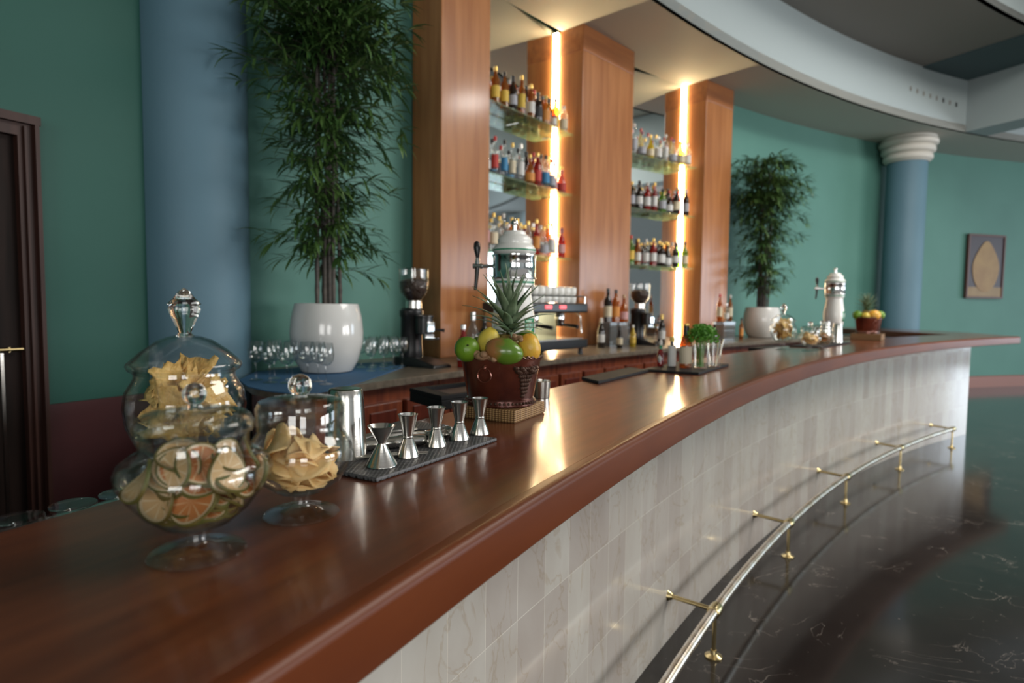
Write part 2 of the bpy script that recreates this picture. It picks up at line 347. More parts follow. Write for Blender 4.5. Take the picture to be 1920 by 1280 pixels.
def struct(o, label=None): o['kind'] = 'structure'; o['label'] = label or o.name; o['category'] = o.name.split('_')[0].split('.')[0]; return o
def thing(name, label, cat, loc=(0, 0, 0), rotz=0, group=None):
    o = bpy.data.objects.new(name, None); COL.objects.link(o); o.location = loc; o.rotation_euler = (0, 0, rotz); o.empty_display_size = .05
    return tag(o, label, cat, group)
def kids(o): return list(o.children)
def copy_tree(o, parent=None):
    c = o.copy(); COL.objects.link(c)
    if parent: c.parent = parent
    for ch in kids(o): copy_tree(ch, c)
    return c
def dup(o, loc, rotz=0, label=None, scale=None, group=None):
    c = copy_tree(o); c.location = loc; c.rotation_euler = (0, 0, rotz)
    if label: c['label'] = label
    if group: c['group'] = group
    if scale: c.scale = (scale,) * 3 if not isinstance(scale, tuple) else scale
    return c
ORD = ['first', 'second', 'third', 'fourth', 'fifth', 'sixth', 'seventh', 'eighth', 'ninth', 'tenth', 'eleventh', 'twelfth', 'thirteenth', 'fourteenth', 'fifteenth', 'sixteenth', 'seventeenth', 'eighteenth', 'nineteenth', 'twentieth']

# ================================================================== THE ROOM
RW = 17.82; ZC = 3.97; T0, T1 = 75, 190
mb = MB(); n_ = 90; mb.add([W(T0 + (T1 - T0) * i / n_, RW + .2, 0) for i in range(n_ + 1)], [tuple(range(n_ + 1))])
struct(mb.build('floor', floor_m, smooth=False), 'dark polished marble floor with white veins')
mb = MB()
for ra, a_, b_, k_ in ((RW, T0, 129.3, 60), (RW + .3, 129.3, 141.9, 14), (RW, 141.9, 147.7, 12)): mb.sweep([(ra, .0), (ra, ZC + 1.6), (ra + .15, ZC + 1.6), (ra + .15, 0)], a_, b_, k_)
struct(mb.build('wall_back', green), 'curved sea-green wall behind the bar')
struct(MB().sweep([(RW, .0), (RW, ZC + 1.6), (RW + .15, ZC + 1.6), (RW + .15, 0)], 147.7, T1, 60).build('wall_left', green_shaded), 'green wall with the door, shade painted into its colour, left of the wide blue column')  # the dimness of this left wall is put into its darker green
def flat_wall(name, a, b, lab):
    a, b = Vector(a), Vector(b); d = b - a; c = (a + b) / 2; mb = MB(); mb.box((c.x, c.y, 2.8), (d.length, .2, 5.6), math.atan2(d.y, d.x))
    struct(mb.build(name, pale, smooth=False), lab)
flat_wall('wall_right', (XR + .1, 11.2, 0), (XR + .1, -9.5, 0), 'wall with the windows at the right of the room')
flat_wall('wall_front', (XR + .1, -9.5, 0), (W(190, RW)[0], -9.5, 0), 'plain wall behind the camera')
for i, c in enumerate(WIN):
    mb = MB()
    for dy in (-1.8, 0, 1.8): mb.box(c + Vector((-.06, dy, 1.85)), (.1, .09, 3.4))
    for z in (.2, 3.5): mb.box(c + Vector((-.06, 0, z)), (.1, 3.7, .1))
    struct(mb.build('window_%d' % (i + 1), dark_wood, smooth=False), 'tall window in the right-hand wall of the room, %s from the bar end' % ORD[i])
for i, c in enumerate(WINF):
    mb = MB()
    for dx in (-1.8, 0, 1.8): mb.box(c + Vector((dx, .06, 1.85)), (.09, .1, 3.4))
    for z in (.2, 3.5): mb.box(c + Vector((0, .06, z)), (3.7, .1, .1))
    struct(mb.build('window_%d' % (i + 4), dark_wood, smooth=False), 'tall unseen window added for fill light behind the camera, %s from the left end' % ORD[i])
# ceiling: three steps that rise towards the room
struct(MB().sweep([(16.86, ZC), (RW + .02, ZC), (RW + .02, ZC + .1), (16.86, ZC + .1)], T0, T1, 130).build('ceiling', ceilm, smooth=False), 'low ceiling ring above the bar shelves')
struct(MB().sweep([(15.55, 4.72), (17.0, 4.72), (17.0, 4.8), (15.55, 4.8)], T0, T1, 130).build('ceiling', ceilg, smooth=False), 'grey middle ceiling ring one step up')
mb = MB(); mb.add([W(T0 + (T1 - T0) * i / n_, RW + .2, 5.42) for i in range(n_ + 1)], [tuple(range(n_ + 1))])
struct(mb.build('ceiling', ceilm, smooth=False), 'highest ceiling over the middle of the room')
struct(MB().sweep([(16.86, ZC), (16.86, 4.74), (16.9, 4.74), (16.9, ZC)], T0, T1, 130).build('trim_1', fasc), 'pale blue curved fascia of the low ceiling ring')
struct(MB().sweep([(15.55, 4.72), (15.55, 5.43), (15.6, 5.43), (15.6, 4.72)], T0, T1, 130).build('trim_2', fasc), 'pale blue curved fascia of the upper ceiling step')
def beam(t0, t1, name, lab):
    mb = MB(); mb.prism([W(t0, 16.87)[:2], W(t1, 16.87)[:2], W(t1 + .15, 8)[:2], W(t0 - .15, 8)[:2]], ZC + .001, 5.4)
    return struct(mb.build(name, fasc, smooth=False), lab)
beam(111.9, 113.65, 'trim_3', 'pale radial ceiling beam beyond the fascia')
struct(MB().sweep([(15.56, 4.70), (16.86, 4.70), (16.86, 4.72), (15.56, 4.72)], 113.7, 117.3, 8).build('ceiling', ceilt, smooth=False), 'band of shade painted dark teal on the middle ceiling ring beside the beam')
struct(MB().sweep([(16.0, ZC + .02), (16.84, ZC + .02), (16.84, ZC + .05), (16.0, ZC + .05)], 76, 78, 2).build('trim_4', fasc), 'strip of ceiling trim at the far end')
struct(MB().sweep([(RW - .02, 0), (RW - .02, .935), (RW, .935), (RW, 0)], 146.5, 149.75, 20).build('trim_5', wains), 'dark red wainscot left of the blue column')
struct(MB().sweep([(RW - .025, 0), (RW - .025, .19), (RW, .2), (RW, 0)], T0, 119, 50).build('baseboard_back', basem), 'pinkish wood baseboard at the foot of the far wall')
# the dark door at the far left
dr = thing('door_1', 'dark wooden door in a moulded casing', None); dr['kind'] = 'structure'
mb = MB()
for (r, a, b, z) in ((RW - .05, 149.80, 150.02, 2.13), (RW - .075, 149.80, 149.85, 2.13), (RW - .065, 149.93, 149.96, 2.1)):
    mb.sweep([(r, 0), (r, z), (RW + .02, z), (RW + .02, 0)], a, b, 2)
mb.sweep([(RW - .05, 2.06), (RW - .05, 2.13), (RW + .02, 2.13), (RW + .02, 2.06)], 149.8, 153.2, 10)
mb.sweep([(RW - .075, 2.11), (RW - .075, 2.145), (RW + .02, 2.145), (RW + .02, 2.11)], 149.78, 153.2, 10)
mb.build('casing', casing_wood, dr)
mb = MB(); mb.sweep([(RW - .012, .02), (RW - .012, 2.06), (RW + .02, 2.06), (RW + .02, .02)], 150.02, 153.0, 10); mb.build('door_leaf', dark_wood, dr)
mb = MB()
for z0, z1 in ((.2, .95), (1.1, 1.9)):
    for t in (150.5, 151.8): mb.sweep([(RW - .02, z0), (RW - .02, z1), (RW, z1), (RW, z0)], t, t + .9, 4)
mb.build('door_panel', dark_wood, dr)
mb = MB(); mb.sweep([(RW - .016, .3), (RW - .016, 1.17), (RW, 1.17), (RW, .3)], 150.225, 150.262, 1); mb.build('metal_reflection_strip', steel, dr)  # pale strip built in place of a reflection on the dark door
mb = MB(); mb.tube([W(150.32, RW - .05, 1.185), W(150.05, RW - .05, 1.185)], .008); mb.tube([W(150.2, RW - .05, 1.185), W(150.2, RW, 1.185)], .01); mb.build('door_handle', brass, dr)
# small vent holes in the fascia
vt = thing('vent_row', 'row of small dark vent holes in the pale fascia above the far column', 'vent', W(116.4, 16.86, 4.34), R_(116.4 - 90))
for i in range(8):
    th = 118.2 - i * .53; o = MB().box((0, 0, 0), (.035, .012, .062)).build('vent_hole', black if i in (5, 7) else ceilg, vt, bevel=.005)
    a = Vector(W(th, 16.857, 4.375 - .007 * i)) - Vector(W(116.4, 16.86, 4.34)); o.location = Matrix.Rotation(-R_(116.4 - 90), 4, 'Z') @ a

# ---------------------------------------------------------------- columns, pillars, mirrors, led strips
def column(x, y, lab):
    t = thing('column', lab, 'column', (x, y, 0), 0, 'round blue columns')
    MB().lathe([(.31, 0), (.31, .12), (.27, .16), (.27, 3.62), (.265, 3.63)], 64).build('shaft', blue, t)
    pr = [(.27, 3.60), (.285, 3.60)]
    for z, r in ((3.62, .305), (3.73, .335), (3.84, .368)):
        for k in range(7): a = -PI / 2 + PI * k / 6; pr.append((r + .028 * math.cos(a), z + .05 + .045 * math.sin(a)))
    pr += [(.37, ZC - .002), (.2, ZC - .002)]
    MB().lathe(pr, 64).build('capital', P('capital_plaster' + str(len(MATS)), (.60, .58, .53), .6), t); return t
column(-1.69, 3.25, 'wide blue round column at the left, beside the potted bamboo')
column(6.04, 9.50, 'far blue round column with a white ringed capital')
PIL = []
def pillar(Wp, th, dpt, wid, lab):
    t = thing('wooden_pillar', lab, 'pillar', (Wp[0], Wp[1], 0), R_(th - 90), 'wood clad pillars of the back bar')
    MB().box((wid / 2, -dpt / 2, (ZC + 1.0) / 2 - .115), (wid, dpt, ZC - 1.0 - .23)).build('veneer', pillar_wood, t, smooth=False, bevel=.006)
    MB().box((wid / 2, -dpt / 2, ZC - .116), (wid + .004, dpt + .004, .23)).build('top_band', pillar_band, t, smooth=False, bevel=.004)
    PIL.append((Vector(Wp), th, dpt, wid)); return t
pillar_band = P('pillar_band_wood', (.36, .135, .046), .34, coat=.4, spec=.3, noise=(2.2, (.25, .09, .034), (.55, 7, 7)), croug=.16)
pillar((-.740, 4.500), 142.43, .29, .527, 'wood clad pillar nearest the potted bamboo at the left')
pillar((.397, 5.982), 136.43, .317, .859, 'wide wood clad pillar in the middle of the back bar')
pillar((2.005, 7.348), 129.67, .298, .564, 'wood clad pillar at the far end of the back bar')
def ptan(th): return Vector((math.sin(R_(th)), -math.cos(R_(th))))
BAYS = []
for i in (0, 1):
    A, th, dp, wd = PIL[i]; a = A + ptan(th) * wd; b = PIL[i + 1][0]; dv = b - a; ang = math.atan2(dv.y, dv.x); L = dv.length
    nm = ['left', 'right'][i]
    m_ = MB().box((L / 2, .010, (ZC + 1.0) / 2), (L - .002, .012, ZC - 1.004)).build('wall_mirror', P('mirror' + nm, (.86, .90, .90), .0, 1), None, smooth=False)
    m_.location = (a.x, a.y, 0); m_.rotation_euler = (0, 0, ang); tag(m_, 'tall wall mirror in the %s bay behind the bottle shelves' % nm, 'mirror', 'back bar mirrors')
    BAYS.append((a, ang, L, nm))
    t = thing('led_strip', 'glowing vertical light strip in the corner of the %s bay' % nm, 'light strip', (b.x, b.y, 1.0), ang, 'vertical light strips')
    MB().box((-.012, -.012, ZC / 2 - .5), (.018, .016, ZC - 1.01)).build('light_bar', ledm, t, smooth=False)
    MB().box((-.004, -.006, ZC / 2 - .5), (.004, .022, ZC - 1.01)).build('channel', steel, t, smooth=False)
# ---------------------------------------------------------------- glass shelves
SHZ = (2.985, 2.425, 1.825); SHN = ('top', 'middle', 'bottom')
for (a, ang, L, nm) in BAYS:
    for z, zn in zip(SHZ, SHN):
        t = thing('glass_shelf', 'greenish glass shelf, %s one in the %s mirrored bay' % (zn, nm), 'shelf', (a.x, a.y, z), ang, 'glass bottle shelves')
        MB().box((L / 2, -.115, -.005), (L - .05, .215, .010)).build('glass_pane', shelf_glass, t, smooth=False, bevel=.002)
        for x in (.12, L * .5, L - .12): MB().tube([(x, .0, -.019), (x, -.06, -.019)], .008).build('support_pin', chrome, t)
# ================================================================== THE BAR
B0, B1 = 122.0, 168
bar = thing('bar_counter', 'long curved bar front clad in cream marble tiles', 'bar counter', W(140, 15.5, 0)); 
def relink(o, parent):
    o.parent = parent; o.matrix_parent_inverse = Matrix.Translation(parent.location).inverted() @ Matrix.Identity(4); return o
def inworld(o, parent):
    o.parent = parent; bpy.context.view_layer.update(); o.matrix_parent_inverse = parent.matrix_world.inverted(); return o
mb = MB(); mb.sweep([(15.46, 0), (15.46, 1.012), (15.50, 1.012), (15.50, 0)], 122.6, B1, 160); inworld(mb.build('marble_front', marble), bar)
mb = MB(); mb.sweep([(15.50, 0), (15.50, 1.010), (15.70, 1.010), (15.70, 0)], 122.6, B1, 90); inworld(mb.build('bar_body', cab_dark), bar)
mb = MB(); mb.prism([W(122.6, 15.66)[:2], W(121.9, 15.66)[:2], W(120.2, 17.76)[:2], W(120.7, 17.76)[:2]], 0, 1.01); inworld(mb.build('end_wall', cab_dark, smooth=False), bar)
mb = MB(); mb.prism([W(122.6, 15.46)[:2], W(122.55, 15.46)[:2], W(122.5, 15.70)[:2], W(122.6, 15.70)[:2]], 0, 1.01); inworld(mb.build('marble_end', marble, smooth=False), bar)
bt = thing('bar_worktop', 'long curved polished reddish wood bar top with a rounded edge', 'bar top', W(140, 15.5, 1.01))
ZT = 1.09; r0, r1 = 15.198, 15.755
topprof = [(r0 + .030, ZT), (r1 - .004, ZT), (r1, ZT - .004), (r1, ZT - .03), (r0 + .030, ZT - .03)]
inworld(MB().sweep(topprof, 121.6, B1, 170).build('top_board', bar_wood), bt)
e = [(r0 + .032, ZT - .0003)]
for k in range(9): a = PI / 2 + (PI / 2) * k / 8; e.append((r0 + .016 + .016 * math.cos(a), ZT - .016 + .0159 * math.sin(a)))
e += [(r0, ZT - .074), (r0 + .004, ZT - .079), (r0 + .29, ZT - .079), (r0 + .29, ZT - .045), (r0 + .032, ZT - .045)]
inworld(MB().sweep(e, 120.6, B1, 170).build('edge_band', edge_wood), bt)
pl = [W(t, r)[:2] for t, r in ((121.62, 15.228), (120.6, 15.2), (120.42, 15.26), (119.85, 15.45), (118.9, 15.8), (118.2, 16.15), (117.6, 16.7), (117.4, 17.76), (119.8, 17.76), (120.1, 17.3), (121.0, 16.33), (121.6, 15.76))]
inworld(MB().prism(pl, ZT - .079, ZT - .0004).build('end_flap', bar_wood, smooth=False, bevel=.006), bt)
# ---------------------------------------------------------------- foot rail
fr = thing('foot_rail', 'brass and steel foot rail on posts along the foot of the marble bar', 'foot rail', W(140, 15.25, 0))
RR = 15.268; RZ = .192
inworld(MB().tube([W(125.92 + k * .35, RR, RZ) for k in range(118)], .019, 14).build('rail', rail_metal), fr)
for th in (125.92, 130.93, 135.96, 140.67, 145.28, 150.0, 154.8, 159.6):
    inworld(MB().tube([W(th, RR, RZ), W(th, 15.455, RZ + .005)], .0095, 10).build('wall_arm', brass), fr)
    inworld(MB().tube([W(th, 15.440, RZ + .005), W(th, 15.462, RZ + .005)], [.012, .024], 14).build('wall_rosette', brass), fr)
    inworld(MB().tube([W(th, RR, .012), W(th, RR, RZ)], .0085, 10).build('post', brass), fr)
    x, y, _ = W(th, RR); inworld(MB().lathe([(.034, 0), (.034, .006), (.014, .014), (.012, .03)], 18, (x, y, 0)).build('floor_flange', brass), fr)
    inworld(MB().tube([W(th - .11, RR, RZ), W(th - .10, RR, RZ), W(th, RR, RZ), W(th + .10, RR, RZ), W(th + .11, RR, RZ)], [.021, .025, .027, .025, .021], 16).build('clamp', brass), fr)
# ================================================================== BACK COUNTER
CF, CZ = 16.90, 1.0
mb = MB()
pr = [(CF - .03, CZ - .035), (CF - .03, CZ - .004), (CF - .026, CZ), (RW - .01, CZ), (RW - .01, CZ - .035)]
mb.sweep(pr, 121.2, 146.2, 120)
end = [W(146.2, RW - .01)[:2], W(146.2, CF - .03)[:2]] + [W(147.2, CF - .03)[:2], (-.93, 2.60), (-1.06, 2.66), (-1.2, 2.79), (-1.32, 2.98), (-1.39, 3.2), (-1.395, 3.45)]
mb.prism(end, CZ - .035, CZ - .0003)
tag(mb.build('worktop', stone), 'long curved brown stone worktop of the back counter', 'worktop')
proto = thing('cabinet_unit', 'x', 'cabinet', W(130, CF, 0), R_(130 - 90), 'back counter cabinet units')
ad = 2.08; wd = 2 * CF * math.tan(R_(ad / 2))
MB().box((0, .27, .50), (wd - .003, .48, .93)).build('body', cab_wood, proto, smooth=False, bevel=.003)
for sx in (-1, 1):
    cx_ = sx * wd / 4; w2 = wd / 2 - .035
    dr_ = MB().box((cx_, .012, .80), (w2, .03, .16)).build('drawer', cab_wood, proto, smooth=False, bevel=.004)
    MB().box((cx_, -.006, .80), (w2 - .09, .01, .08)).build('drawer_panel', cab_dark, dr_, smooth=False, bevel=.003)
    do_ = MB().box((cx_, .012, .40), (w2, .03, .60)).build('door', cab_wood, proto, smooth=False, bevel=.004)
    MB().box((cx_, -.005, .40), (w2 - .09, .012, .50)).build('door_panel', cab_dark, do_, smooth=False, bevel=.006)
    MB().box((cx_, -.013, .40), (w2 - .17, .010, .40)).build('raised_field', cab_wood, do_, smooth=False, bevel=.004)
    MB().tube([(cx_ + sx * -.09, -.03, .60), (cx_ + sx * -.09, -.005, .60)], [.012, .006], 10).build('knob', brass, do_)
for i in range(12):
    th = 145.55 - i * ad; u = proto if i == 0 else copy_tree(proto)
    u.location = W(th, CF, 0); u.rotation_euler = (0, 0, R_(th - 90)); u['label'] = 'red wood cabinet unit with panelled doors, %s from the left under the back worktop' % ORD[i]
# end cabinet below the rounded counter end
mb = MB(); mb.prism([W(146.62, CF + .6)[:2], W(146.62, CF)[:2], (-.86, 2.65), (-.93, 2.64), (-1.05, 2.70), (-1.17, 2.82), (-1.29, 3.0), (-1.36, 3.2)], 0.03, CZ - .036)
tag(mb.build('end_cabinet', cab_wood, bevel=.003), 'rounded red wood cabinet at the left end of the back counter', 'cabinet')
mb = MB()
a0 = [(-.845, 2.59), (-.95, 2.585), (-1.07, 2.64), (-1.21, 2.77), (-1.345, 2.98), (-1.42, 3.35), (-1.25, 3.62), (-1.0, 3.86), (-.78, 3.98), (-.68, 3.93), (-.655, 3.83), (-.66, 3.68), (-.70, 3.3), (-.75, 2.95), (-.79, 2.72)]
cm = (-1.0, 3.25); mb.prism(a0, CZ + .0002, CZ + .005)
tag(mb.build('counter_mat', blue_mat), 'blue cloth mat with rounded ends under the plant pot and glasses', 'mat')
# station shelf behind the bar and what is under the tap
tag(MB().sweep([(15.74, .84), (15.74, .88), (16.42, .88), (16.42, .84)], 145.5, 156.5, 40).build('underbar_shelf', steel), 'steel work shelf just below the rear edge of the bar', 'work shelf')
mbp = MB()
for th in (146, 148.5, 151, 153.5, 156): mbp.sweep([(15.95, 0), (15.95, .84), (16.35, .84), (16.35, 0)], th, th + .08, 1)
tag(mbp.build('shelf_support', steel, smooth=False), 'steel uprights under the work shelf behind the bar', 'support')

# ================================================================== THINGS ON THE BAR
def jar(name, label, loc, spec, group=None, lidlab=None):
    """footed glass jar: spec = dict(body, lid profiles, knob)"""
    t = thing(name, label, 'jar', loc, 0, group)
    MB().shellathe(spec['bowl'], .0022, 48, (0, 0, 0)).build('bowl', glass, t)
    MB().lathe(spec['foot'], 48).build('foot', glass, t)
    ld = MB().lathe(spec['lid'], 48).build('lid', glass, t)
    k = MB()
    for a in spec['knob']:
        if len(a) == 2: k.ball((0, 0, a[0]), a[1], 28)
        else: k.lathe(a[0], 28)
    k.build('knob', solid_glass, ld); return t
def foot_prof(r, hs): return [(.001, .004), (r * .6, .0028), (r - .004, .0004), (r - .001, 0), (r + .0008, .0016), (r - .001, .0034), (r - .005, .0038), (r * .6, .0062), (.016, .012), (.012, .018), (.0125, hs - .004), (.018, hs), (.001, hs)]
def dome(r, z0, rim, top, n=6, k=.012):
    """lid: rim ring then a dome; closed thin wall"""
    pr = [(r, z0), (r + .001, z0), (r + .003, rim), (r, rim + .004)]
    out = [(r * math.cos(PI / 2 * i / n) ** .8, rim + .004 + (top - rim - .004) * math.sin(PI / 2 * i / n)) for i in range(1, n)] + [(k, top)]
    o = pr + out; i_ = [(max(a - .0018, .001), b - (.0018 if j >= 4 else 0)) for j, (a, b) in enumerate(o)]
    return o + i_[::-1]
J1 = dict(bowl=[(.020, .031), (.040, .039), (.059, .055), (.076, .077), (.0855, .094), (.0875, .103), (.0825, .116), (.070, .125), (.0625, .129), (.0605, .136), (.0605, .150), (.062, .154)],
          foot=foot_prof(.055, .033), lid=dome(.0645, .150, .160, .180, 6), knob=[([(.009, .178), (.008, .182), (.006, .184)],), (.1955, .0135)])
J1['knob'] = [([(.009, .178), (.008, .182), (.006, .184)], 0, 0), (.1955, .0135)]
J2 = dict(bowl=[(.016, .030), (.036, .037), (.056, .052), (.069, .072), (.0735, .089), (.071, .103), (.064, .116), (.058, .124), (.0575, .140), (.059, .146)],
          foot=foot_prof(.0525, .032), lid=[(.0595, .128), (.0605, .128), (.0610, .158), (.057, .166), (.046, .170), (.010, .173), (.010, .171), (.045, .168), (.056, .164), (.0592, .157)],
          knob=[([(.010, .171), (.009, .175), (.008, .180)], 0, 0), (.188, .0165)])
J3 = dict(bowl=[(.022, .048), (.050, .060), (.072, .082), (.085, .112), (.0885, .142), (.085, .165), (.076, .180), (.0725, .187), (.0725, .197), (.075, .200)],
          foot=foot_prof(.052, .050), lid=[(.070, .192), (.080, .199), (.083, .205), (.082, .209), (.062, .228), (.040, .244), (.024, .250), (.014, .252), (.014, .250), (.024, .248), (.039, .242), (.061, .226), (.078, .209), (.070, .200)],
          knob=[([(.014, .250), (.009, .256), (.011, .262), (.020, .283), (.0235, .293), (.0215, .299), (.0245, .302), (.0215, .305), (.0155, .311), (.008, .322), (.0005, .327)], 0, 0)])
def rot3(rx, ry, rz): return Matrix.Rotation(rz, 4, 'Z') @ Matrix.Rotation(ry, 4, 'Y') @ Matrix.Rotation(rx, 4, 'X')
def citrus_proto(k1, k2, k3, nm='citrus_slice', fm=None):
    def bend(o):
        for v in o.data.vertices: x, y = v.co.x, v.co.y; v.co.z += k1 * x * x + k2 * y * y + k3 * x * y * 8 * (1 + 20 * x); v.co.x *= 1 + k3 * .05
        return o
    a = [.0005, .005, .010, .015, .0200]; t = .0013
    o = bend(MB().lathe([(r, -t) for r in a] + [(r, t) for r in a[::-1]], 28).build(nm, fm or flesh_m))
    bend(MB().lathe([(.0200, -.0017), (.0224, -.0017), (.0224, .0017), (.0200, .0017)], 28).build('pith', pith_m, o))
    bend(MB().lathe([(.0224, -.0021), (.0240, -.0021), (.0247, 0), (.0240, .0021), (.0224, .0021)], 28).build('rind', rind_m, o)); return o
def chip_mesh(seed, r=.028):
    rnd = random.Random(seed); n, m = 18, 4; vs = [(0, 0, 0)]; fs = []; p1, p2 = rnd.uniform(0, 6), rnd.uniform(0, 6)
    for k in range(1, m + 1):
        for i in range(n):
            a = 2 * PI * i / n; q = r * k / m * (1 + .12 * math.sin(2 * a + p1) + .06 * math.sin(5 * a + p2))
            vs.append((q * math.cos(a), q * math.sin(a), .0085 * (k / m) ** 2 * math.sin(2 * a + p2) + .0032 * (k / m) ** 2 * math.sin(3 * a + p1)))
    for i in range(n): fs.append((0, 1 + i, 1 + (i + 1) % n))
    for k in range(m - 1):
        for i in range(n): j = (i + 1) % n; a = 1 + k * n; fs.append((a + i, a + j, a + n + j, a + n + i))
    mb = MB(); mb.add(vs, fs); return mb
def solidify(o, t): q = o.modifiers.new('solid', 'SOLIDIFY'); q.thickness = t; q.offset = 0; return o
def fan_mesh(seed):
    rnd = random.Random(seed); n, m = 8, 6; vs = []; fs = []; L = rnd.uniform(.045, .062); bend = rnd.uniform(-.012, .018)
    for i in range(m + 1):
        x = L * i / m; wd = .010 + .019 * (i / m) ** 1.3 * rnd.uniform(.85, 1.1)
        for k in range(n + 1):
            y = wd * (k / n * 2 - 1); vs.append((x + .004 * math.sin(k * 1.9 + seed), y, bend * (i / m) ** 2 + .0022 * math.sin(k * 2.6 + i) + .004 * (k / n * 2 - 1) ** 2))
    for i in range(m):
        for k in range(n): a = i * (n + 1) + k; fs.append((a, a + 1, a + n + 2, a + n + 1))
    mb = MB(); mb.add(vs, fs); return mb
def fill(protos, jl, prof, n, z0, z1, labels, group, seed, flat=.5, scale=(.9, 1.1)):
    """lay copies of a piece inside a jar, lowest first, each tipped its own way and kept clear of the glass"""
    rnd = random.Random(seed); used = set()
    ext = []
    for p in protos:
        v = [q.co for q in p.data.vertices]; ext.append([max(v, key=lambda c: c.x * math.cos(a) + c.y * math.sin(a)) for a in [2 * PI * k / 14 for k in range(14)]])
    def R(z):
        if z < prof[0][1] + .003: return -1
        for (a, b) in zip(prof, prof[1:]):
            if a[1] <= z <= b[1]: return a[0] + (b[0] - a[0]) * (z - a[1]) / (b[1] - a[1] + 1e-9)
        return prof[-1][0]
    f = math.atan2(-jl[1], -jl[0]); res = []
    for i in range(n):
        zt = z0 + (z1 - z0) * (i / max(n - 1, 1)) ** .85; k0 = rnd.uniform(*scale); pi_ = i % len(protos)
        for tr in range(600):
            k = k0 * (1 - .0006 * tr); az = f + (rnd.gauss(0, .9) if i % 3 else rnd.uniform(-PI, PI)); q = rnd.uniform(.0, .09)
            x, y, z = q * math.cos(az), q * math.sin(az), zt + rnd.uniform(-.003, .008) + .0001 * tr
            lean = flat * (q / .05) * rnd.uniform(.5, 1.2)
            M = Matrix.Rotation(az, 4, 'Z') @ Matrix.Rotation(lean, 4, 'Y') @ Matrix.Rotation(rnd.uniform(-.4, .4), 4, 'X') @ Matrix.Rotation(rnd.uniform(0, 6), 4, 'Z')
            T = Matrix.Translation((x, y, z)) @ M @ Matrix.Diagonal((k, k, k, 1))
            if all(math.hypot(*(T @ c)[:2]) < R((T @ c).z) - .0045 for c in ext[pi_]) and (q > .02 or tr > 250): break
        else: continue
        p = protos[pi_]; o = p if id(p) not in used else copy_tree(p); used.add(id(p)); o.matrix_world = Matrix.Translation(jl) @ T; res.append(o)
        sd_ = (x * -jl[1] + y * jl[0]) / math.hypot(jl[0], jl[1]); dp_ = -(x * jl[0] + y * jl[1]) / math.hypot(jl[0], jl[1])
        tag(o, labels[min(i * len(labels) // n, len(labels) - 1)] % (('left', 'middle', 'right')[(sd_ < .012) + (sd_ < -.012)] + (' front' if dp_ > 0 else ' rear')), group[0], group[1])
    return res
L1, L2, L3 = (-.382, .727, ZT + .0006), (-.303, .866, ZT + .0006), (-.520, .965, ZT + .0006)
jar('glass_jar', 'lidded footed glass jar full of dried citrus slices, nearest the camera', L1, J1)
jar('glass_jar', 'lidded footed glass jar of dried apple crisps beside the bar mat', L2, J2)
jar('glass_jar', 'tall glass jar with a pointed finial on its sloping lid at the left', L3, J3)
LV = ['at the bottom of', 'in the middle of', 'at the top of']
CZ4 = [citrus_proto(9, -2, .5), citrus_proto(14, 4, -1, fm=flesh_p), citrus_proto(-6, 10, 1), citrus_proto(3, 3, 2, fm=flesh_p)]
fill(CZ4, L1, J1['bowl'], 38, .046, .122, ['green-rinded citrus slice ' + a + ' the pile, %s, front jar' for a in LV], ('citrus slice', 'dried citrus slices in the front jar'), 3, 1.25, (.95, 1.12))
chips = []
for sd in (1, 2, 3, 4): o = chip_mesh(sd).build('apple_crisp', chip_m); solidify(o, .0012); chips.append(o)
fill(chips, L2, J2['bowl'], 30, .042, .104, ['curled golden apple crisp ' + a + ' the pile, %s, middle jar' for a in LV], ('dried fruit', 'apple crisps in the middle jar'), 8, 1.0, (.85, 1.05))
fans = []
for sd in (5, 6, 7, 8): o = fan_mesh(sd).build('pineapple_chip', pinechip_m); solidify(o, .0022); fans.append(o)
fill(fans, L3, J3['bowl'], 26, .06, .160, ['ragged pineapple chip ' + a + ' the pile, %s, tall left jar' for a in LV], ('dried fruit', 'dried pineapple pieces in the tall jar'), 12, 1.3, (.95, 1.2))
# ---- shaker tin, mats, jiggers, tools
t = MB().lathe([(.0415, 0), (.043, .001), (.043, .006), (.0405, .010), (.0345, .120), (.0325, .137), (.031, .140), (.028, .141), (.0005, .139)], 44).build('shaker_tin', steel)
t.location = (-.322, 1.172, ZT); tag(t, 'upturned stainless steel shaker tin behind the apple crisp jar', 'shaker')
def flatbox(name, pts, z0, z1, mat, label, cat, bevel=.002, parent=None):
    mb = MB().prism(pts, z0, z1); o = mb.build(name, mat, parent, smooth=False, bevel=bevel)
    return tag(o, label, cat) if label else o
flatbox('bar_mat', [(-.229, 1.023), (-.031, 1.346), (-.176, 1.428), (-.374, 1.105)], ZT + .0003, ZT + .008, mat_rubber, 'black ridged rubber bar mat with five jiggers standing on it', 'bar mat')
flatbox('bar_mat', [(-.325, 1.425), (-.288, 1.535), (-.165, 1.500), (-.19, 1.437)], ZT + .0003, ZT + .007, mat_rubber, 'small black ridged mat behind the bar tools at the rear edge of the bar', 'bar mat')
ZM = ZT + .0083
JG = [(.0215, 0), (.0228, .0006), (.0228, .002), (.0100, .0365), (.0108, .038), (.0108, .040), (.0100, .0415), (.0185, .081), (.0200, .083), (.0190, .0832), (.0092, .043), (.0005, .042)]
jg = MB().lathe(JG, 36).build('jigger', steel); 
jl = ['second jigger from the left, tall and waisted, on the ridged bar mat', 'middle one of the five steel jiggers on the bar mat', 'fourth steel jigger from the left on the bar mat', 'steel jigger at the right end of the bar mat, nearest the fruit basket']
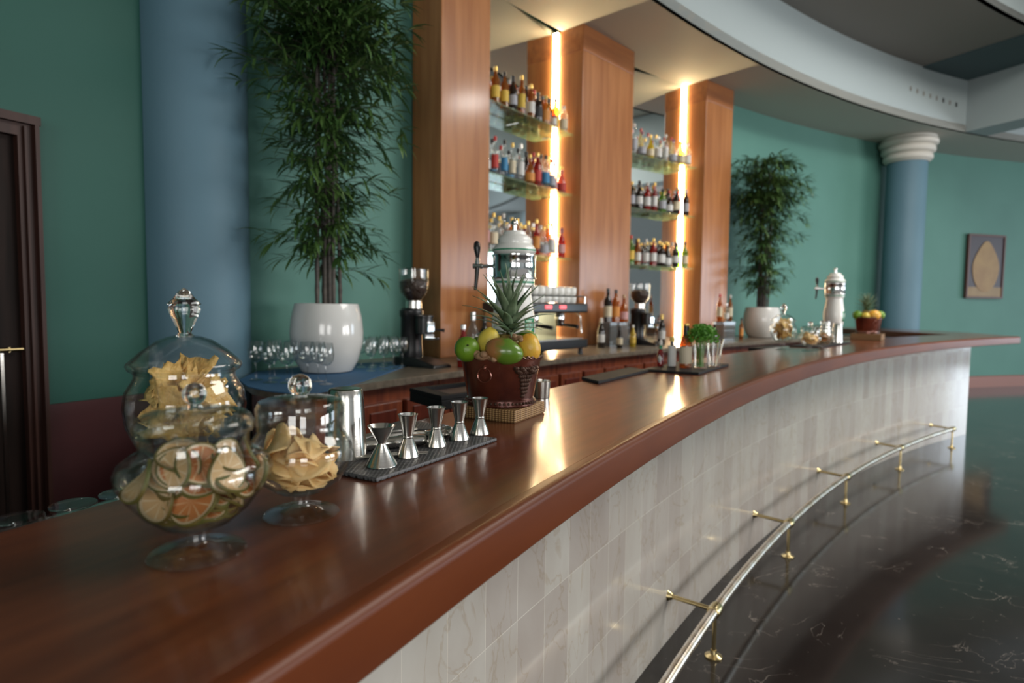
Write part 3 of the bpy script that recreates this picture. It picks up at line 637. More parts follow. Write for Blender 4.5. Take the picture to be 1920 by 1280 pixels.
for i, (x, y, k) in enumerate(((-.201, 1.173, 1.0), (-.157, 1.261, .99), (-.114, 1.327, 1.0), (-.072, 1.384, 1.0))):
    o = jg if i == 0 else copy_tree(jg); o.location = (x, y, ZM); o.scale = (k,) * 3; tag(o, jl[i], 'jigger', 'tall steel jiggers')
wj = MB().lathe([(.0275, 0), (.0290, .0008), (.0285, .003), (.0075, .0405), (.0078, .043), (.0235, .0715), (.0255, .074), (.0243, .0742), (.0060, .047), (.0005, .045)], 40).build('jigger', steel)
wj.location = (-.238, 1.106, ZM); tag(wj, 'wide squat steel jigger at the left end of the bar mat', 'jigger')
# muddler, strainer, tongs, scoop
t = MB().tube([(-.305, 1.205, ZM + .012), (-.30, 1.208, ZM + .012), (-.19, 1.265, ZM + .012), (-.182, 1.269, ZM + .012), (-.178, 1.271, ZM + .012)], [.009, .012, .0125, .0105, .004], 18).build('muddler', steel); tag(t, 'thick steel muddler lying across the bar mat behind the jiggers', 'muddler')
t = thing('cocktail_strainer', 'round strainer with a coiled wire spring on the bar mat', 'strainer', (-.168, 1.365, ZM), 0)
MB().lathe([(.0005, .004), (.033, .004), (.034, .0055), (.033, .007), (.0005, .007)], 28).build('plate', steel, t)
sp = []
for i in range(420): a = i / 420 * 1.35 * PI - 2.3; b = i * .75; rr = .036 + .006 * math.cos(b); sp.append((rr * math.cos(a), rr * math.sin(a), .010 + .006 * math.sin(b)))
MB().tube(sp, .0009, 5).build('spring', steel, t)
MB().tube([(-.03, -.01, .006), (-.07, -.045, .012), (-.10, -.07, .010)], [.006, .005, .007], 8).build('handle', steel, t)
t = thing('bar_tweezers', 'long thin steel tweezers lying flat on the bar mat between the jiggers', 'tweezers', (-.25, 1.16, ZM), 0)
for k in (0, 1): MB().tube([(-.045, -.01 - .008 * k, .003), (.03, .022 - .012 * k, .004), (.085, .04 - .012 * k, .003)], [.003, .0028, .0012], 6).build('arm', steel, t)
t = thing('ice_scoop', 'steel scoop with a wavy scalloped bowl at the rear of the bar mat', 'scoop', (-.335, 1.245, ZM), 0)
vs, fs, n_ = [], [], 14
for i in range(n_ + 1):
    for k in range(n_ + 1):
        u, v = i / n_ * 2 - 1, k / n_ * 2 - 1; x, y = u * math.sqrt(1 - v * v / 2), v * math.sqrt(1 - u * u / 2); q = math.hypot(x, y); a = math.atan2(y, x)
        vs.append((x * .032 * (1 + .08 * math.sin(6 * a) * q), y * .022, .004 + .014 * q * q + .002 * math.sin(8 * a) * q))
for i in range(n_):
    for k in range(n_): a = i * (n_ + 1) + k; fs.append((a, a + 1, a + n_ + 2, a + n_ + 1))
mb = MB(); mb.add(vs, fs); solidify(mb.build('bowl', steel, t), .001)
MB().tube([(.028, .008, .015), (.07, .045, .022), (.125, .095, .018)], [.003, .003, .004], 8).build('handle', steel, t)
# ---- fruit basket on a rattan box
def bx4(x, y, z0, z1, a, sx, sy): 
    c, s_ = math.cos(a), math.sin(a); return [(x + c * i * sx / 2 - s_ * j * sy / 2, y + s_ * i * sx / 2 + c * j * sy / 2) for i, j in ((-1, -1), (1, -1), (1, 1), (-1, 1))]
def rattan_box(x, y, a, s, h, lab, bev=.003):
    t = tag(MB().box((0, 0, h / 2), (s, s, h)).build('rattan_box', rattan, None, smooth=False, bevel=bev), lab, 'rattan box'); t.location = (x, y, ZT + .0003); t.rotation_euler = (0, 0, a); return t
rattan_box(-.028, 1.668, R_(62), .182, .033, 'low square woven rattan box under the near fruit basket')
def leafblade(mb, base, az, L, w_, rise, droop, n=7, fold=.25):
    """a pointed channelled leaf: rises along azimuth az then droops"""
    vs, fs = [], []; b = Vector(base); d = Vector((math.cos(az), math.sin(az), 0)); q = Vector((-math.sin(az), math.cos(az), 0))
    for i in range(n + 1):
        t = i / n; el = rise - droop * t; 
        if i: b = b + (d * math.cos(el) + Vector((0, 0, 1)) * math.sin(el)) * (L / n)
        up = (-d * math.sin(el) + Vector((0, 0, 1)) * math.cos(el)); ww = w_ * (1 - t ** 1.6) * (.8 + .5 * math.sin(PI * min(t * 1.4, 1)) * .5)
        vs += [b + q * ww + up * ww * fold, b.copy(), b - q * ww + up * ww * fold]
    for i in range(n):
        a = i * 3; fs += [(a, a + 1, a + 4, a + 3), (a + 1, a + 2, a + 5, a + 4)]
    mb.add(vs, fs)
def basket(x, y, z, sc, rz, lab, near):
    t = thing('fruit_basket', lab, 'basket', (x, y, z), rz); t.scale = (sc,) * 3
    H = .132; prof = [(.090, 0), (.094, .004), (.094, .018), (.090, .022), (.092, .026), (.108, H - .012), (.112, H - .004), (.112, H), (.106, H), (.103, H - .012), (.086, .012), (.0005, .012)]
    MB().lathe(prof, 56, sy=.86).build('tub', copper, t)
    MB().tube([(.112 * math.cos(a), .112 * .86 * math.sin(a), H + .0015 + .0022 * math.sin(a * 40)) for a in [2 * PI * i / 240 for i in range(240)]], .0032, 7, True).build('rope_rim', basket_dark, t)
    mb = MB()
    for i in range(52): a = 2 * PI * i / 52; mb.ball((.0955 * math.cos(a), .0955 * .86 * math.sin(a), .0115), .0040, 8)
    mb.build('beaded_band', basket_dark, t)
    for a0 in (R_(-105), R_(75)):
        c = Vector((.1035 * math.cos(a0), .1035 * .86 * math.sin(a0), .088)); n = Vector((math.cos(a0), math.sin(a0), 0)); q = Vector((-n.y, n.x, 0))
        MB().tube([c + n * .006 + q * .019 * math.sin(b) + Vector((0, 0, 1)) * (.019 * math.cos(b))  for b in [2 * PI * i / 28 for i in range(28)]], .0022, 8, True).build('ring_handle', copper, t)
        MB().ball(c + n * .003 + Vector((0, 0, .019)), (.007, .007, .009), 10).build('ring_boss', copper, t)
    if near:
        mb = MB(); rnd = random.Random(4)
        for i in range(46):
            v = i // 6; u = (i % 6 - 2.5) * (1 - v / 9); a = R_(-42) + u * .085 + rnd.uniform(-.02, .02); zz = .105 - v * .0105; rr = .1085 - (.12 - zz) * .18
            mb.ball((rr * math.cos(a), rr * .86 * math.sin(a), zz), .0058, 8)
        for s_ in (-1, 1):
            for k in range(5): a = R_(-42) + s_ * (.12 + .05 * k); mb.ball((.108 * math.cos(a), .108 * .86 * math.sin(a), .100 + .006 * math.sin(k * 2)), (.009, .009, .007), 8)
        mb.build('embossed_grapes', basket_dark, t)
    return t
KX, KY, KZ = -.030, 1.655, ZT + .0335
basket(KX, KY, KZ, 1.0, R_(-8), 'brown hammered metal tub of fruit on the near rattan box', True)
def fruit(name, lab, cat, p, r, m, ry=0, rz=0, wob=.012, seed=1, stem=None):
    o = MB().ball((0, 0, 0), r, 30, wob=wob, seed=seed).build(name, m); o.location = p; o.rotation_euler = (0, ry, rz); tag(o, lab, cat)
    if stem: MB().lathe([(.0005, -.001), (.0035, -.0005), (.003, .0015), (.0005, .002)], 8).build('stem_scar', dark_wood, o).location = stem
    return o
FZ = KZ + .132
fruit('lime', 'round green citrus fruit at the left of the near basket', 'fruit', (-.118, 1.592, FZ + .022), .0335, lime_m, 0, 0, .008, 2, (.004, -.0315, .012))
fruit('guava', 'yellow pear-shaped fruit standing between the green fruit and the mango', 'fruit', (-.062, 1.622, FZ + .040), (.030, .030, .039), yellow_m, .15, 0, .02, 3)
fruit('mango', 'large mango, brown left and green right, at the front of the near basket', 'fruit', (-.020, 1.565, FZ + .020), (.050, .036, .034), mango_m, .25, 0, .02, 4)
fruit('mango', 'orange-yellow fruit at the right of the near basket', 'fruit', (.046, 1.610, FZ + .026), (.031, .031, .038), orange_m, -.1, 0, .02, 5)
fruit('lime', 'green citrus fruit half hidden behind the orange fruit', 'fruit', (.040, 1.690, FZ + .035), .034, lime_m, 0, 0, .01, 6)
fruit('lime', 'yellowish green citrus fruit at the back left of the near basket', 'fruit', (-.09, 1.67, FZ + .018), .033, lime_m, 0, 0, .01, 7)
def ginger(p, rz, lab, k=1):
    mb = MB()
    for c, r in (((0, 0, 0), (.020, .013, .011)), ((.022, .006, .002), (.016, .011, .010)), ((-.017, .006, .003), (.012, .010, .010)), ((.010, -.010, .007), (.011, .009, .009)), ((.036, -.002, -.002), (.009, .008, .008))): mb.ball([a * k for a in c], [a * k for a in r], 14, wob=.05, seed=9)
    o = mb.build('ginger_root', ginger_m); o.location = p; o.rotation_euler = (0, .1, rz); return tag(o, lab, 'ginger')
ginger((-.078, 1.562, FZ + .006), -.4, 'knobbly ginger root below the green fruit on the basket rim')
ginger((.006, 1.612, FZ + .052), -.8, 'small ginger root on top of the mango beside the pineapple crown', .75)
def pineapple(x, y, z, sc, lab, seed=2):
    t = thing('pineapple', lab, 'pineapple', (x, y, z)); t.scale = (sc,) * 3
    MB().lathe([(.0005, -.115), (.03, -.112), (.046, -.09), (.050, -.05), (.046, -.012), (.030, .010), (.0005, .014)], 28).build('fruit_body', pine_m, t)
    mb = MB(); rnd = random.Random(seed)
    for i in range(44):
        k = i / 43; az = i * 2.39996; L = .050 + .075 * k ** .6 + .03 * math.sin(PI * k); rise = .45 + .98 * k; droop = 1.0 - .9 * k
        leafblade(mb, (.014 * (1 - k) * math.cos(az), .014 * (1 - k) * math.sin(az), .008 + .062 * k), az, L * rnd.uniform(.9, 1.15), (.0105 + .0045 * math.sin(PI * k)), rise * rnd.uniform(.9, 1.1), droop * rnd.uniform(.7, 1.2))
    solidify(mb.build('crown', pine_leaf, t), .0012); return t
pineapple(-.008, 1.668, FZ + .048, 1.0, 'pineapple with a tall spiky grey-green crown standing in the near basket')
mb = MB()
for k in range(5): leafblade(mb, (-.03, 1.66, FZ + .055 + .003 * k), PI + .25 - k * .16, .115 - .01 * k, .004, .45 - .05 * k, 1.1, 8, .1)
solidify(tag(mb.build('loose_leaves', pine_leaf), 'thin drooping leaves at the left of the pineapple crown', 'leaves', kind='stuff'), .0008)
t = MB().lathe([(.026, 0), (.0275, .001), (.031, .055), (.032, .056), (.0305, .0565), (.026, .004), (.0005, .003)], 32).build('steel_cup', steel); t.location = (.098, 1.985, ZT + .0003); tag(t, 'small steel cup behind the right side of the near fruit basket', 'cup')
# ---------------------------------------------------------------- beer towers
def tower(x, y, z, sc, rz, lab):
    t = thing('beer_tower', lab, 'beer tower', (x, y, z), rz); t.scale = (sc,) * 3
    MB().lathe([(.080, 0), (.082, .004), (.082, .035), (.066, .045), (.066, .05), (.0005, .05)], 44).build('base_ring', chrome, t)
    body = [(.062, .05), (.068, .07), (.060, .085), (.064, .11), (.080, .16), (.088, .22), (.088, .26), (.078, .32), (.070, .37), (.070, .395), (.082, .405), (.082, .43), (.0005, .43)]
    bd = MB().lathe(body, 52).build('ceramic_body', cream, t)
    MB().lathe([(.0826, .412), (.0832, .414), (.0832, .419), (.0826, .421)], 52).build('green_line', line_green, bd)
    MB().lathe([(.086, .43), (.089, .433), (.089, .437), (.086, .441), (.0865, .515), (.089, .519), (.089, .526), (.080, .530), (.0005, .530)], 52).build('chrome_band', chrome, t)
    lid = [(.080, .530), (.087, .538), (.087, .548), (.078, .562), (.066, .572), (.067, .586), (.062, .598), (.048, .606), (.046, .614), (.042, .620), (.012, .624), (.0005, .624)]
    ld = MB().lathe(lid, 52).build('ceramic_lid', cream, t)
    MB().lathe([(.0872, .5405), (.0878, .542), (.0878, .5455), (.0872, .547)], 52).build('green_line', line_green, ld)
    MB().lathe([(.009, .622), (.006, .632), (.006, .640), (.010, .644)], 18).ball((0, 0, .655), .0145, 20).build('finial', chrome, ld)
    # label plate facing the room, with a script initial
    mb = MB(); vs = []; n_ = 10
    for i in range(n_ + 1):
        for k in range(5): a = R_(-52 + 40 * i / n_); zz = .185 + .09 * k / 4; r_ = .0885 - abs(zz - .235) * .03; vs.append((r_ * math.cos(a), r_ * math.sin(a), zz))
    mb.add(vs, [(i * 5 + k, i * 5 + k + 5, i * 5 + k + 6, i * 5 + k + 1) for i in range(n_) for k in range(4)])
    lb = solidify(mb.build('logo_plate', logo_green, t), .0012)
    def onb(u, v): a = R_(-32 + u); zz = .23 + v; r_ = .0900 - abs(zz - .235) * .03; return (r_ * math.cos(a), r_ * math.sin(a), zz)
    mb = MB(); mb.tube([onb(-8, -.030), onb(-5, -.005), onb(-2, .025)], .0013, 6); mb.tube([onb(-9, .012), onb(-6, .027), onb(0, .032), (onb(7, .024)), onb(7, .008), onb(0, -.002), onb(-4, -.003)], .0013, 6); mb.build('logo_letter', logo_white, lb)
    tp = MB(); tp.tube([(-.085, 0, .482), (-.135, 0, .482)], .008, 14).tube([(-.128, 0, .482), (-.168, 0, .482)], .011, 14); tp = tp.build('tap', chrome, t)
    MB().tube([(-.15, 0, .478), (-.152, -.002, .44), (-.156, -.002, .40), (-.158, -.002, .385)], [.010, .008, .007, .006], 12).build('spout', black, tp)
    MB().tube([(-.15, 0, .49), (-.15, 0, .515)], [.011, .007], 12).build('collar', chrome, tp)
    MB().tube([(-.150, 0, .515), (-.150, 0, .525), (-.152, 0, .555), (-.153, 0, .575), (-.153, 0, .583)], [.007, .009, .0145, .012, .004], 14).build('tap_handle', black, tp)
    return t
TX, TY = .005, 2.46
tower(TX, TY, 1.065, 1.0, R_(-8), 'white ceramic beer tower with green lines and chrome band behind the fruit basket')
dp = thing('drip_tray', 'black drip tray sticking out under the tap of the near beer tower', 'tray', (-.14, 2.33, 1.03), 0)
a_ = [(-.379 + .14, 2.246 - 2.33), (-.238 + .14, 2.056 - 2.33), (.12 + .14, 2.42 - 2.33), (.02 + .14, 2.66 - 2.33)]
MB().prism(a_, .0, .034).build('tray_body', matte_black, dp, smooth=False, bevel=.003)
def shrink(p, k): c = (sum(a[0] for a in p) / 4, sum(a[1] for a in p) / 4); return [(c[0] + (a[0] - c[0]) * k, c[1] + (a[1] - c[1]) * k) for a in p]
mb = MB(); q_ = shrink(a_, .80)
for i in range(4): A, B = Vector((*a_[i], 0)), Vector((*a_[(i + 1) % 4], 0)); C, D = Vector((*q_[(i + 1) % 4], 0)), Vector((*q_[i], 0)); mb.prism([A[:2], B[:2], C[:2], D[:2]], .034, .050)
mb.build('tray_rim', matte_black, dp, smooth=False, bevel=.002)
MB().prism(q_, .034, .037).build('drip_plate', dark_canvas, dp, smooth=False)
MB().box((.08, .03, -.075), (.06, .06, .15)).build('pedestal', matte_black, dp, smooth=False)
tower(2.85, 5.40, ZT + .0003, .97, R_(-12), 'white ceramic beer tower at the far end of the bar')

# ---------------------------------------------------------------- black mats, small bottles and herbs halfway along the bar
flatbox('bar_mat', [(.284, 2.461), (.336, 2.335), (.627, 2.770), (.560, 2.880)], ZT + .0003, ZT + .012, matte_black, 'long narrow black rubber mat along the rear edge of the bar', 'bar mat')
flatbox('bar_mat', [(.610, 2.800), (.828, 2.677), (1.108, 3.094), (.885, 3.205)], ZT + .0003, ZT + .012, matte_black, 'black rubber mat under the sauce bottles and the herb glass', 'bar mat')
ZN = ZT + .0123
G = {}
for nme, tint, edge, body, bf in (('clear', (.93, .95, .94), (.6, .66, .66), (.6, .62, .62), .06), ('amber', (.80, .34, .06), (.35, .10, .02), (.40, .15, .03), .35), ('dark', (.16, .10, .07), (.03, .02, .015), (.03, .02, .015), .6),
                                ('green', (.35, .62, .10), (.06, .2, .03), (.12, .26, .03), .4), ('yellow', (.95, .80, .18), (.7, .5, .06), (.70, .52, .05), .45), ('red', (.70, .12, .07), (.3, .03, .02), (.36, .03, .025), .4),
                                ('pink', (.85, .45, .40), (.6, .2, .2), (.50, .18, .16), .35), ('orange', (.95, .50, .12), (.6, .22, .03), (.60, .24, .03), .45)):
    G[nme] = shell('bottle_glass_' + nme, tint, edge, 1.3, .03, body, bf)
LB = {k: P('paper_' + k, c, .6) for k, c in dict(white=(.62, .62, .60), cream=(.62, .54, .38), yellow=(.62, .42, .06), blue=(.04, .22, .42), black=(.02, .02, .022), red=(.45, .04, .03), orange=(.62, .25, .05), grey=(.35, .36, .40), pink=(.55, .30, .30)).items()}
CP = {k: P('cap_' + k, c, .35, mt) for k, c, mt in (('black', (.015, .015, .015), 0), ('gold', (.75, .52, .16), 1), ('red', (.50, .03, .025), 0), ('white', (.62, .60, .56), 0), ('silver', (.7, .7, .7), 1), ('cork', (.50, .32, .16), 0), ('purple', (.20, .05, .12), 0), ('yellow', (.65, .50, .12), 0))}
KN = dict(  # profile, label band (z0, z1), cap (z0, z1, r)
    tall=([(.034, 0), (.037, .003), (.037, .185), (.033, .205), (.015, .235), (.0135, .27)], (.05, .145), (.268, .305, .0150)),
    square=([(.040, 0), (.042, .003), (.042, .165), (.036, .185), (.016, .200), (.0145, .235)], (.04, .13), (.232, .262, .0175)),
    round=([(.036, 0), (.042, .004), (.044, .06), (.043, .11), (.034, .150), (.016, .185), (.0135, .24)], (.03, .10), (.238, .268, .0155)),
    slim=([(.029, 0), (.031, .003), (.031, .19), (.027, .215), (.014, .245), (.0125, .29)], (.06, .17), (.288, .325, .0145)),
    wine=([(.036, 0), (.0375, .004), (.0375, .17), (.031, .200), (.016, .228), (.0145, .295)], (.055, .135), (.250, .300, .0158)),
    small=([(.026, 0), (.028, .003), (.028, .115), (.024, .130), (.012, .155), (.011, .185)], (.035, .095), (.183, .205, .0130)))
MC = {}
def bottle(kind, gl, lb, cp, loc, label, group=None, sc=1.0, rz=0):
    prof, (l0, l1), (c0, c1, cr) = KN[kind]
    def mesh(key, fn):
        if key not in MC: o = fn(); MC[key] = o.data; return o
        o = bpy.data.objects.new(key[0], MC[key]); COL.objects.link(o); return o
    o = mesh(('liquor_bottle', kind, gl), lambda: MB().lathe(prof, 20).build('liquor_bottle', G[gl]))
    rl = max(r for r, z in prof) + .0006
    a = mesh(('paper_label', kind, lb), lambda: MB().lathe([(rl - .0005, l0), (rl, l0 + .0005), (rl, l1), (rl - .0005, l1 + .0005)], 20).build('paper_label', LB[lb])); a.parent = o
    b = mesh(('cap', kind, cp), lambda: MB().lathe([(cr, c0), (cr, c1 - .002), (cr - .002, c1)], 14).build('cap', CP[cp])); b.parent = o
    o.location = loc; o.scale = (sc,) * 3; o.rotation_euler = (0, 0, rz); return tag(o, label, 'bottle', group)
o = MB().lathe([(.013, 0), (.015, .002), (.015, .062), (.010, .074), (.0065, .082), (.006, .110)], 18).build('sauce_bottle', G['red']); o.location = (.722, 2.945, ZN); tag(o, 'small red sauce bottle with green neck band and white diamond label', 'bottle')
MB().lathe([(.0078, .082), (.0078, .100), (.0065, .102)], 14).build('neck_band', logo_green, o); MB().lathe([(.0065, .100), (.0088, .102), (.0082, .118), (.004, .128)], 14).build('cap', CP['white'], o)
mb = MB(); vs = []
for i in range(7):
    for k in range(2): a = R_(-120 + 60 * (i - 3) / 3); hh = .020 * (1 - abs(i - 3) / 3) + .0005; vs.append((.0155 * math.cos(a), .0155 * math.sin(a), .036 + (hh if k else -hh)))
mb.add(vs, [(i * 2, i * 2 + 2, i * 2 + 3, i * 2 + 1) for i in range(6)]); solidify(mb.build('diamond_label', LB['white'], o), .0006)
o = MB().lathe([(.0175, 0), (.019, .002), (.019, .092), (.014, .100), (.008, .105), (.008, .122)], 22).build('bitters_bottle', G['dark']); o.location = (.772, 2.925, ZN); tag(o, 'bitters bottle wrapped in oversized white paper with a yellow cap', 'bottle')
MB().lathe([(.0196, .002), (.0200, .004), (.0200, .100), (.0196, .101)], 22).build('paper_label', LB['white'], o); MB().lathe([(.0115, .121), (.0115, .140), (.010, .143)], 16).build('cap', CP['yellow'], o)
o = MB().lathe([(.026, 0), (.029, .003), (.029, .105), (.024, .125), (.012, .155), (.0105, .200)], 24).build('beer_bottle', G['amber']); o.location = (.826, 2.882, ZN); tag(o, 'brown beer bottle with a cream label beside the green herbs', 'bottle')
MB().lathe([(.0293, .020), (.0298, .021), (.0298, .098), (.0293, .099)], 24).build('paper_label', paper, o); MB().lathe([(.0108, .150), (.0125, .152), (.0118, .196), (.0108, .197)], 18).build('neck_foil', CP['black'], o); MB().lathe([(.0118, .198), (.0135, .200), (.0125, .208)], 16).build('cap', CP['gold'], o)
def tumbler(x, y, z, r, h, lab): o = MB().shellathe([(r * .85, 0), (r * .86, .002), (r, h)], .0022, 30).build('glass_tumbler', glass); o.location = (x, y, z); return tag(o, lab, 'glass')
tumbler(.895, 2.868, ZN, .038, .115, 'clear glass tumbler that holds the bunch of green herbs')
rnd = random.Random(5); mb = MB(); t = thing('herb_bunch', 'bushy bunch of bright green herbs in a glass tumbler', 'herbs', (.895, 2.868, ZN))
for i in range(900):
    a = rnd.uniform(0, 2 * PI); q = rnd.random() ** .45; b = rnd.uniform(-.5, 1.4); rad = .078 * q
    p = Vector((rad * math.cos(a) * math.cos(b), rad * math.sin(a) * math.cos(b), .148 + .060 * q * math.sin(b))); k = rnd.uniform(.006, .011); M = rot3(rnd.uniform(-1.2, 1.2), rnd.uniform(-1.2, 1.2), rnd.uniform(0, 6))
    mb.add([p + M @ Vector(v) * k for v in ((-1, 0, 0), (-.2, .6, .2), (1, .1, 0), (.3, -.6, .2), (0, 0, -.15))], [(0, 1, 4), (1, 2, 4), (2, 3, 4), (3, 0, 4)])
mb.build('herb_leaves', herb, t); mb = MB()
for i in range(22): a = rnd.uniform(0, 6.28); q = rnd.uniform(.004, .026); mb.tube([(q * math.cos(a), q * math.sin(a), .006), (q * 1.1 * math.cos(a), q * 1.1 * math.sin(a), .08), (q * 2.0 * math.cos(a), q * 2.0 * math.sin(a), .155)], .0013, 5)
mb.build('stalks', herb, t)
tumbler(.985, 2.950, ZN, .037, .112, 'clear glass tumbler of steel tools beside the herb glass')
for i, (dx, dy, lx, ly, L) in enumerate(((.012, .01, .018, .01, .125), (-.012, .008, -.02, .012, .12), (.006, -.014, .028, -.012, .135), (-.014, -.01, -.008, -.02, .13))):
    o = MB().tube([(dx, dy, .004), (dx + lx * .5, dy + ly * .5, .06), (dx + lx, dy + ly, L)], [.003, .0028, .0045], 8).build('cocktail_pick', steel); o.location = (.985, 2.950, ZN); tag(o, 'thin steel bar tool standing in the tumbler beside the herbs', 'bar tool', 'steel tools in the tumbler')
# ---------------------------------------------------------------- far group on the bar
LA, LBb, LC = (1.93, 4.33, ZT + .0003), (2.060, 4.20, ZT + .0003), (2.195, 4.305, ZT + .0003)
jar('glass_jar', 'tall glass jar with a sloping lid in the far jar group', LA, J3)
jar('glass_jar', 'small lidded glass jar in the middle of the far jar group', LBb, J2)
jar('glass_jar', 'low wide glass jar of dried citrus at the right of the far jars', LC, J1)
fz = [fan_mesh(5 + k).build('pineapple_chip', pinechip_m) for k in range(3)]; [solidify(a, .002) for a in fz]
fill(fz, LA, J3['bowl'], 18, .065, .16, ['yellow dried pineapple piece ' + a + ' the tall far jar, %s' for a in LV], ('dried fruit', 'dried pineapple in the tall far jar'), 5, 1.3, (1.1, 1.4))
fz = [chip_mesh(11 + k).build('apple_crisp', chip_m) for k in range(3)]; [solidify(a, .0012) for a in fz]
fill(fz, LBb, J2['bowl'], 16, .042, .10, ['golden dried apple crisp ' + a + ' the small far jar, %s' for a in LV], ('dried fruit', 'apple crisps in the small far jar'), 6, 1.0, (.9, 1.05))
fill([citrus_proto(6, 2, 0), citrus_proto(-4, 8, 1)], LC, J1['bowl'], 20, .044, .105, ['dried citrus slice ' + a + ' the low wide far jar, %s' for a in LV], ('citrus slice', 'dried citrus slices in the far jar'), 7, 1.2, (1, 1.12))
flatbox('bar_mat', [W(135.75, 15.72)[:2], W(135.6, 15.50)[:2], W(132.5, 15.56)[:2], W(132.6, 15.73)[:2]], ZT + .0004, ZT + .010, matte_black, 'black rubber mat beneath the far shaker tins and jars', 'bar mat')
flatbox('drip_tray', [W(136.9, 15.76)[:2], W(136.9, 15.90)[:2], W(135.3, 15.90)[:2], W(135.3, 15.76)[:2]], ZT - .03, ZT - .002, matte_black, 'black tray at the rear edge of the bar behind the far jars', 'tray')
for i, (x, y, k, lb_) in enumerate(((2.585, 5.02, 1.25, 'upturned steel shaker tin at the foot of the far beer tower'), (2.69, 5.03, 1.15, 'second steel shaker tin right of the first at the far tower'))):
    o = MB().lathe([(.043, 0), (.043, .006), (.0345, .120), (.031, .140), (.0005, .139)], 28).build('shaker_tin', steel); o.location = (x, y, ZT + .0103 if i == 0 else ZT + .0103); o.scale = (1, 1, k); tag(o, lb_, 'shaker')
BX, BY = 3.335, 5.70
o = tag(MB().box((0, 0, .03), (.25, .25, .06)).build('rattan_box', rattan, None, smooth=False, bevel=.003), 'woven rattan box under the far fruit basket', 'rattan box'); o.location = (BX, BY, ZT + .0003); o.rotation_euler = (0, 0, R_(52))
basket(BX, BY, ZT + .0606, 1.12, R_(20), 'dark metal tub of fruit on the far rattan box', False)
FY = ZT + .061 + .15
for nm_, m_, dx, dy, dz, r, lb_ in (('mango', orange_m, .015, -.07, .02, (.055, .045, .048), 'orange-red mango in the middle of the far basket'), ('guava', yellow_m, -.06, -.06, .012, (.035, .035, .035), 'yellow fruit at the front left of the far basket'), ('lime', lime_m, -.105, .0, .02, (.042, .042, .042), 'green fruit at the left rim of the far basket'),
        ('lime', lime_m, .095, -.02, .02, (.042, .042, .042), 'green fruit at the right rim of the far basket'), ('mango', mango_m, .06, .05, .03, (.05, .04, .04), 'green mango at the back of the far basket')):
    fruit(nm_, lb_, 'fruit', (BX + dx, BY + dy, FY + dz), r, m_, 0, 0, .015, 3)
pineapple(BX - .015, BY + .01, FY + .055, .95, 'pineapple with a dry spiky crown in the far basket', 7)
# ---------------------------------------------------------------- upturned glasses at the left behind the bar
t0 = thing('stemmed_glass', 'x', 'glass', (0, 0, .8803), 0, 'upturned glasses behind the bar')
MB().shellathe([(.036, 0), (.040, .03), (.040, .055), (.030, .082), (.010, .094)], .0014, 30).build('bowl', glass_thin, t0)
MB().lathe([(.004, .092), (.0036, .12), (.0045, .150), (.010, .160), (.030, .1645), (.0345, .1665), (.0350, .168), (.0345, .1695), (.0005, .1702)], 40).build('stem_foot', glass_thin, t0)
for i, (th, r) in enumerate(((152.70, 15.925), (152.42, 15.922), (152.15, 15.915), (153.0, 15.93), (152.88, 15.865), (152.58, 15.862), (152.30, 15.858), (151.9, 15.91))):
    o = t0 if i == 0 else copy_tree(t0); x, y, _ = W(th, r); o.location = (x, y, .8803); o['label'] = 'upturned stemmed glass, foot uppermost, %s from the %s in the %s row behind the bar' % ((ORD[(3, 1, 2, 0, 0, 1, 2, 3)[i]], 'left', 'back' if i < 4 or i == 7 else 'front'))
    if i == 0: o['label'] = 'upturned stemmed glass second from the left in the back row behind the bar'
    if i == 1: o['label'] = 'upturned stemmed glass third from the left in the back row behind the bar'
    if i == 2: o['label'] = 'upturned stemmed glass fourth from the left in the back row behind the bar'
    if i == 7: o['label'] = 'upturned stemmed glass at the right end of the back row behind the bar'
# ---------------------------------------------------------------- wine glasses on the back counter
wg = thing('wine_glass', 'x', 'glass', (0, 0, CZ), 0, 'wine glasses left of the white pot')
MB().shellathe([(.006, .088), (.022, .094), (.034, .110), (.039, .133), (.038, .160), (.032, .195)], .0012, 26).build('bowl', glass_thin, wg)
MB().lathe([(.0005, 0), (.033, .0), (.0335, .0015), (.020, .004), (.006, .009), (.0038, .02), (.0036, .07), (.006, .088)], 26).build('stem_foot', glass_thin, wg)
WG = [(-1.262, 2.985), (-1.160, 2.905), (-1.075, 2.895), (-1.000, 2.965), (-.945, 2.955), (-.880, 2.865), (-1.20, 3.06), (-1.10, 3.03)]
for i, (x, y) in enumerate(WG):
    o = wg if i == 0 else copy_tree(wg); o.location = (x, y, CZ + .0053); o['label'] = ('wine glass %s from the left in the front row left of the white pot' % ORD[i]) if i < 6 else 'wine glass in the rear row left of the white pot, %s one' % ('left' if i == 6 else 'right')
GR = [(-.80, 3.44), (-.74, 3.50), (-.695, 3.58), (-.66, 3.66), (-.83, 3.60), (-.775, 3.67), (-.735, 3.76), (-.90, 3.62), (-.85, 3.72), (-.80, 3.80)]
for i, (x, y) in enumerate(GR):
    o = copy_tree(wg); o.location = (x, y, CZ + .0053); o.scale = (.86, .86, .93); o['group'] = 'wine glasses between the white pot and the grinder'
    o['label'] = 'small wine glass between white pot and grinder, %s in the %s row' % (('left', 'second', 'third', 'right', 'left', 'middle', 'right', 'left', 'middle', 'right')[i], ('front', 'middle', 'rear')[0 if i < 4 else 1 if i < 7 else 2])
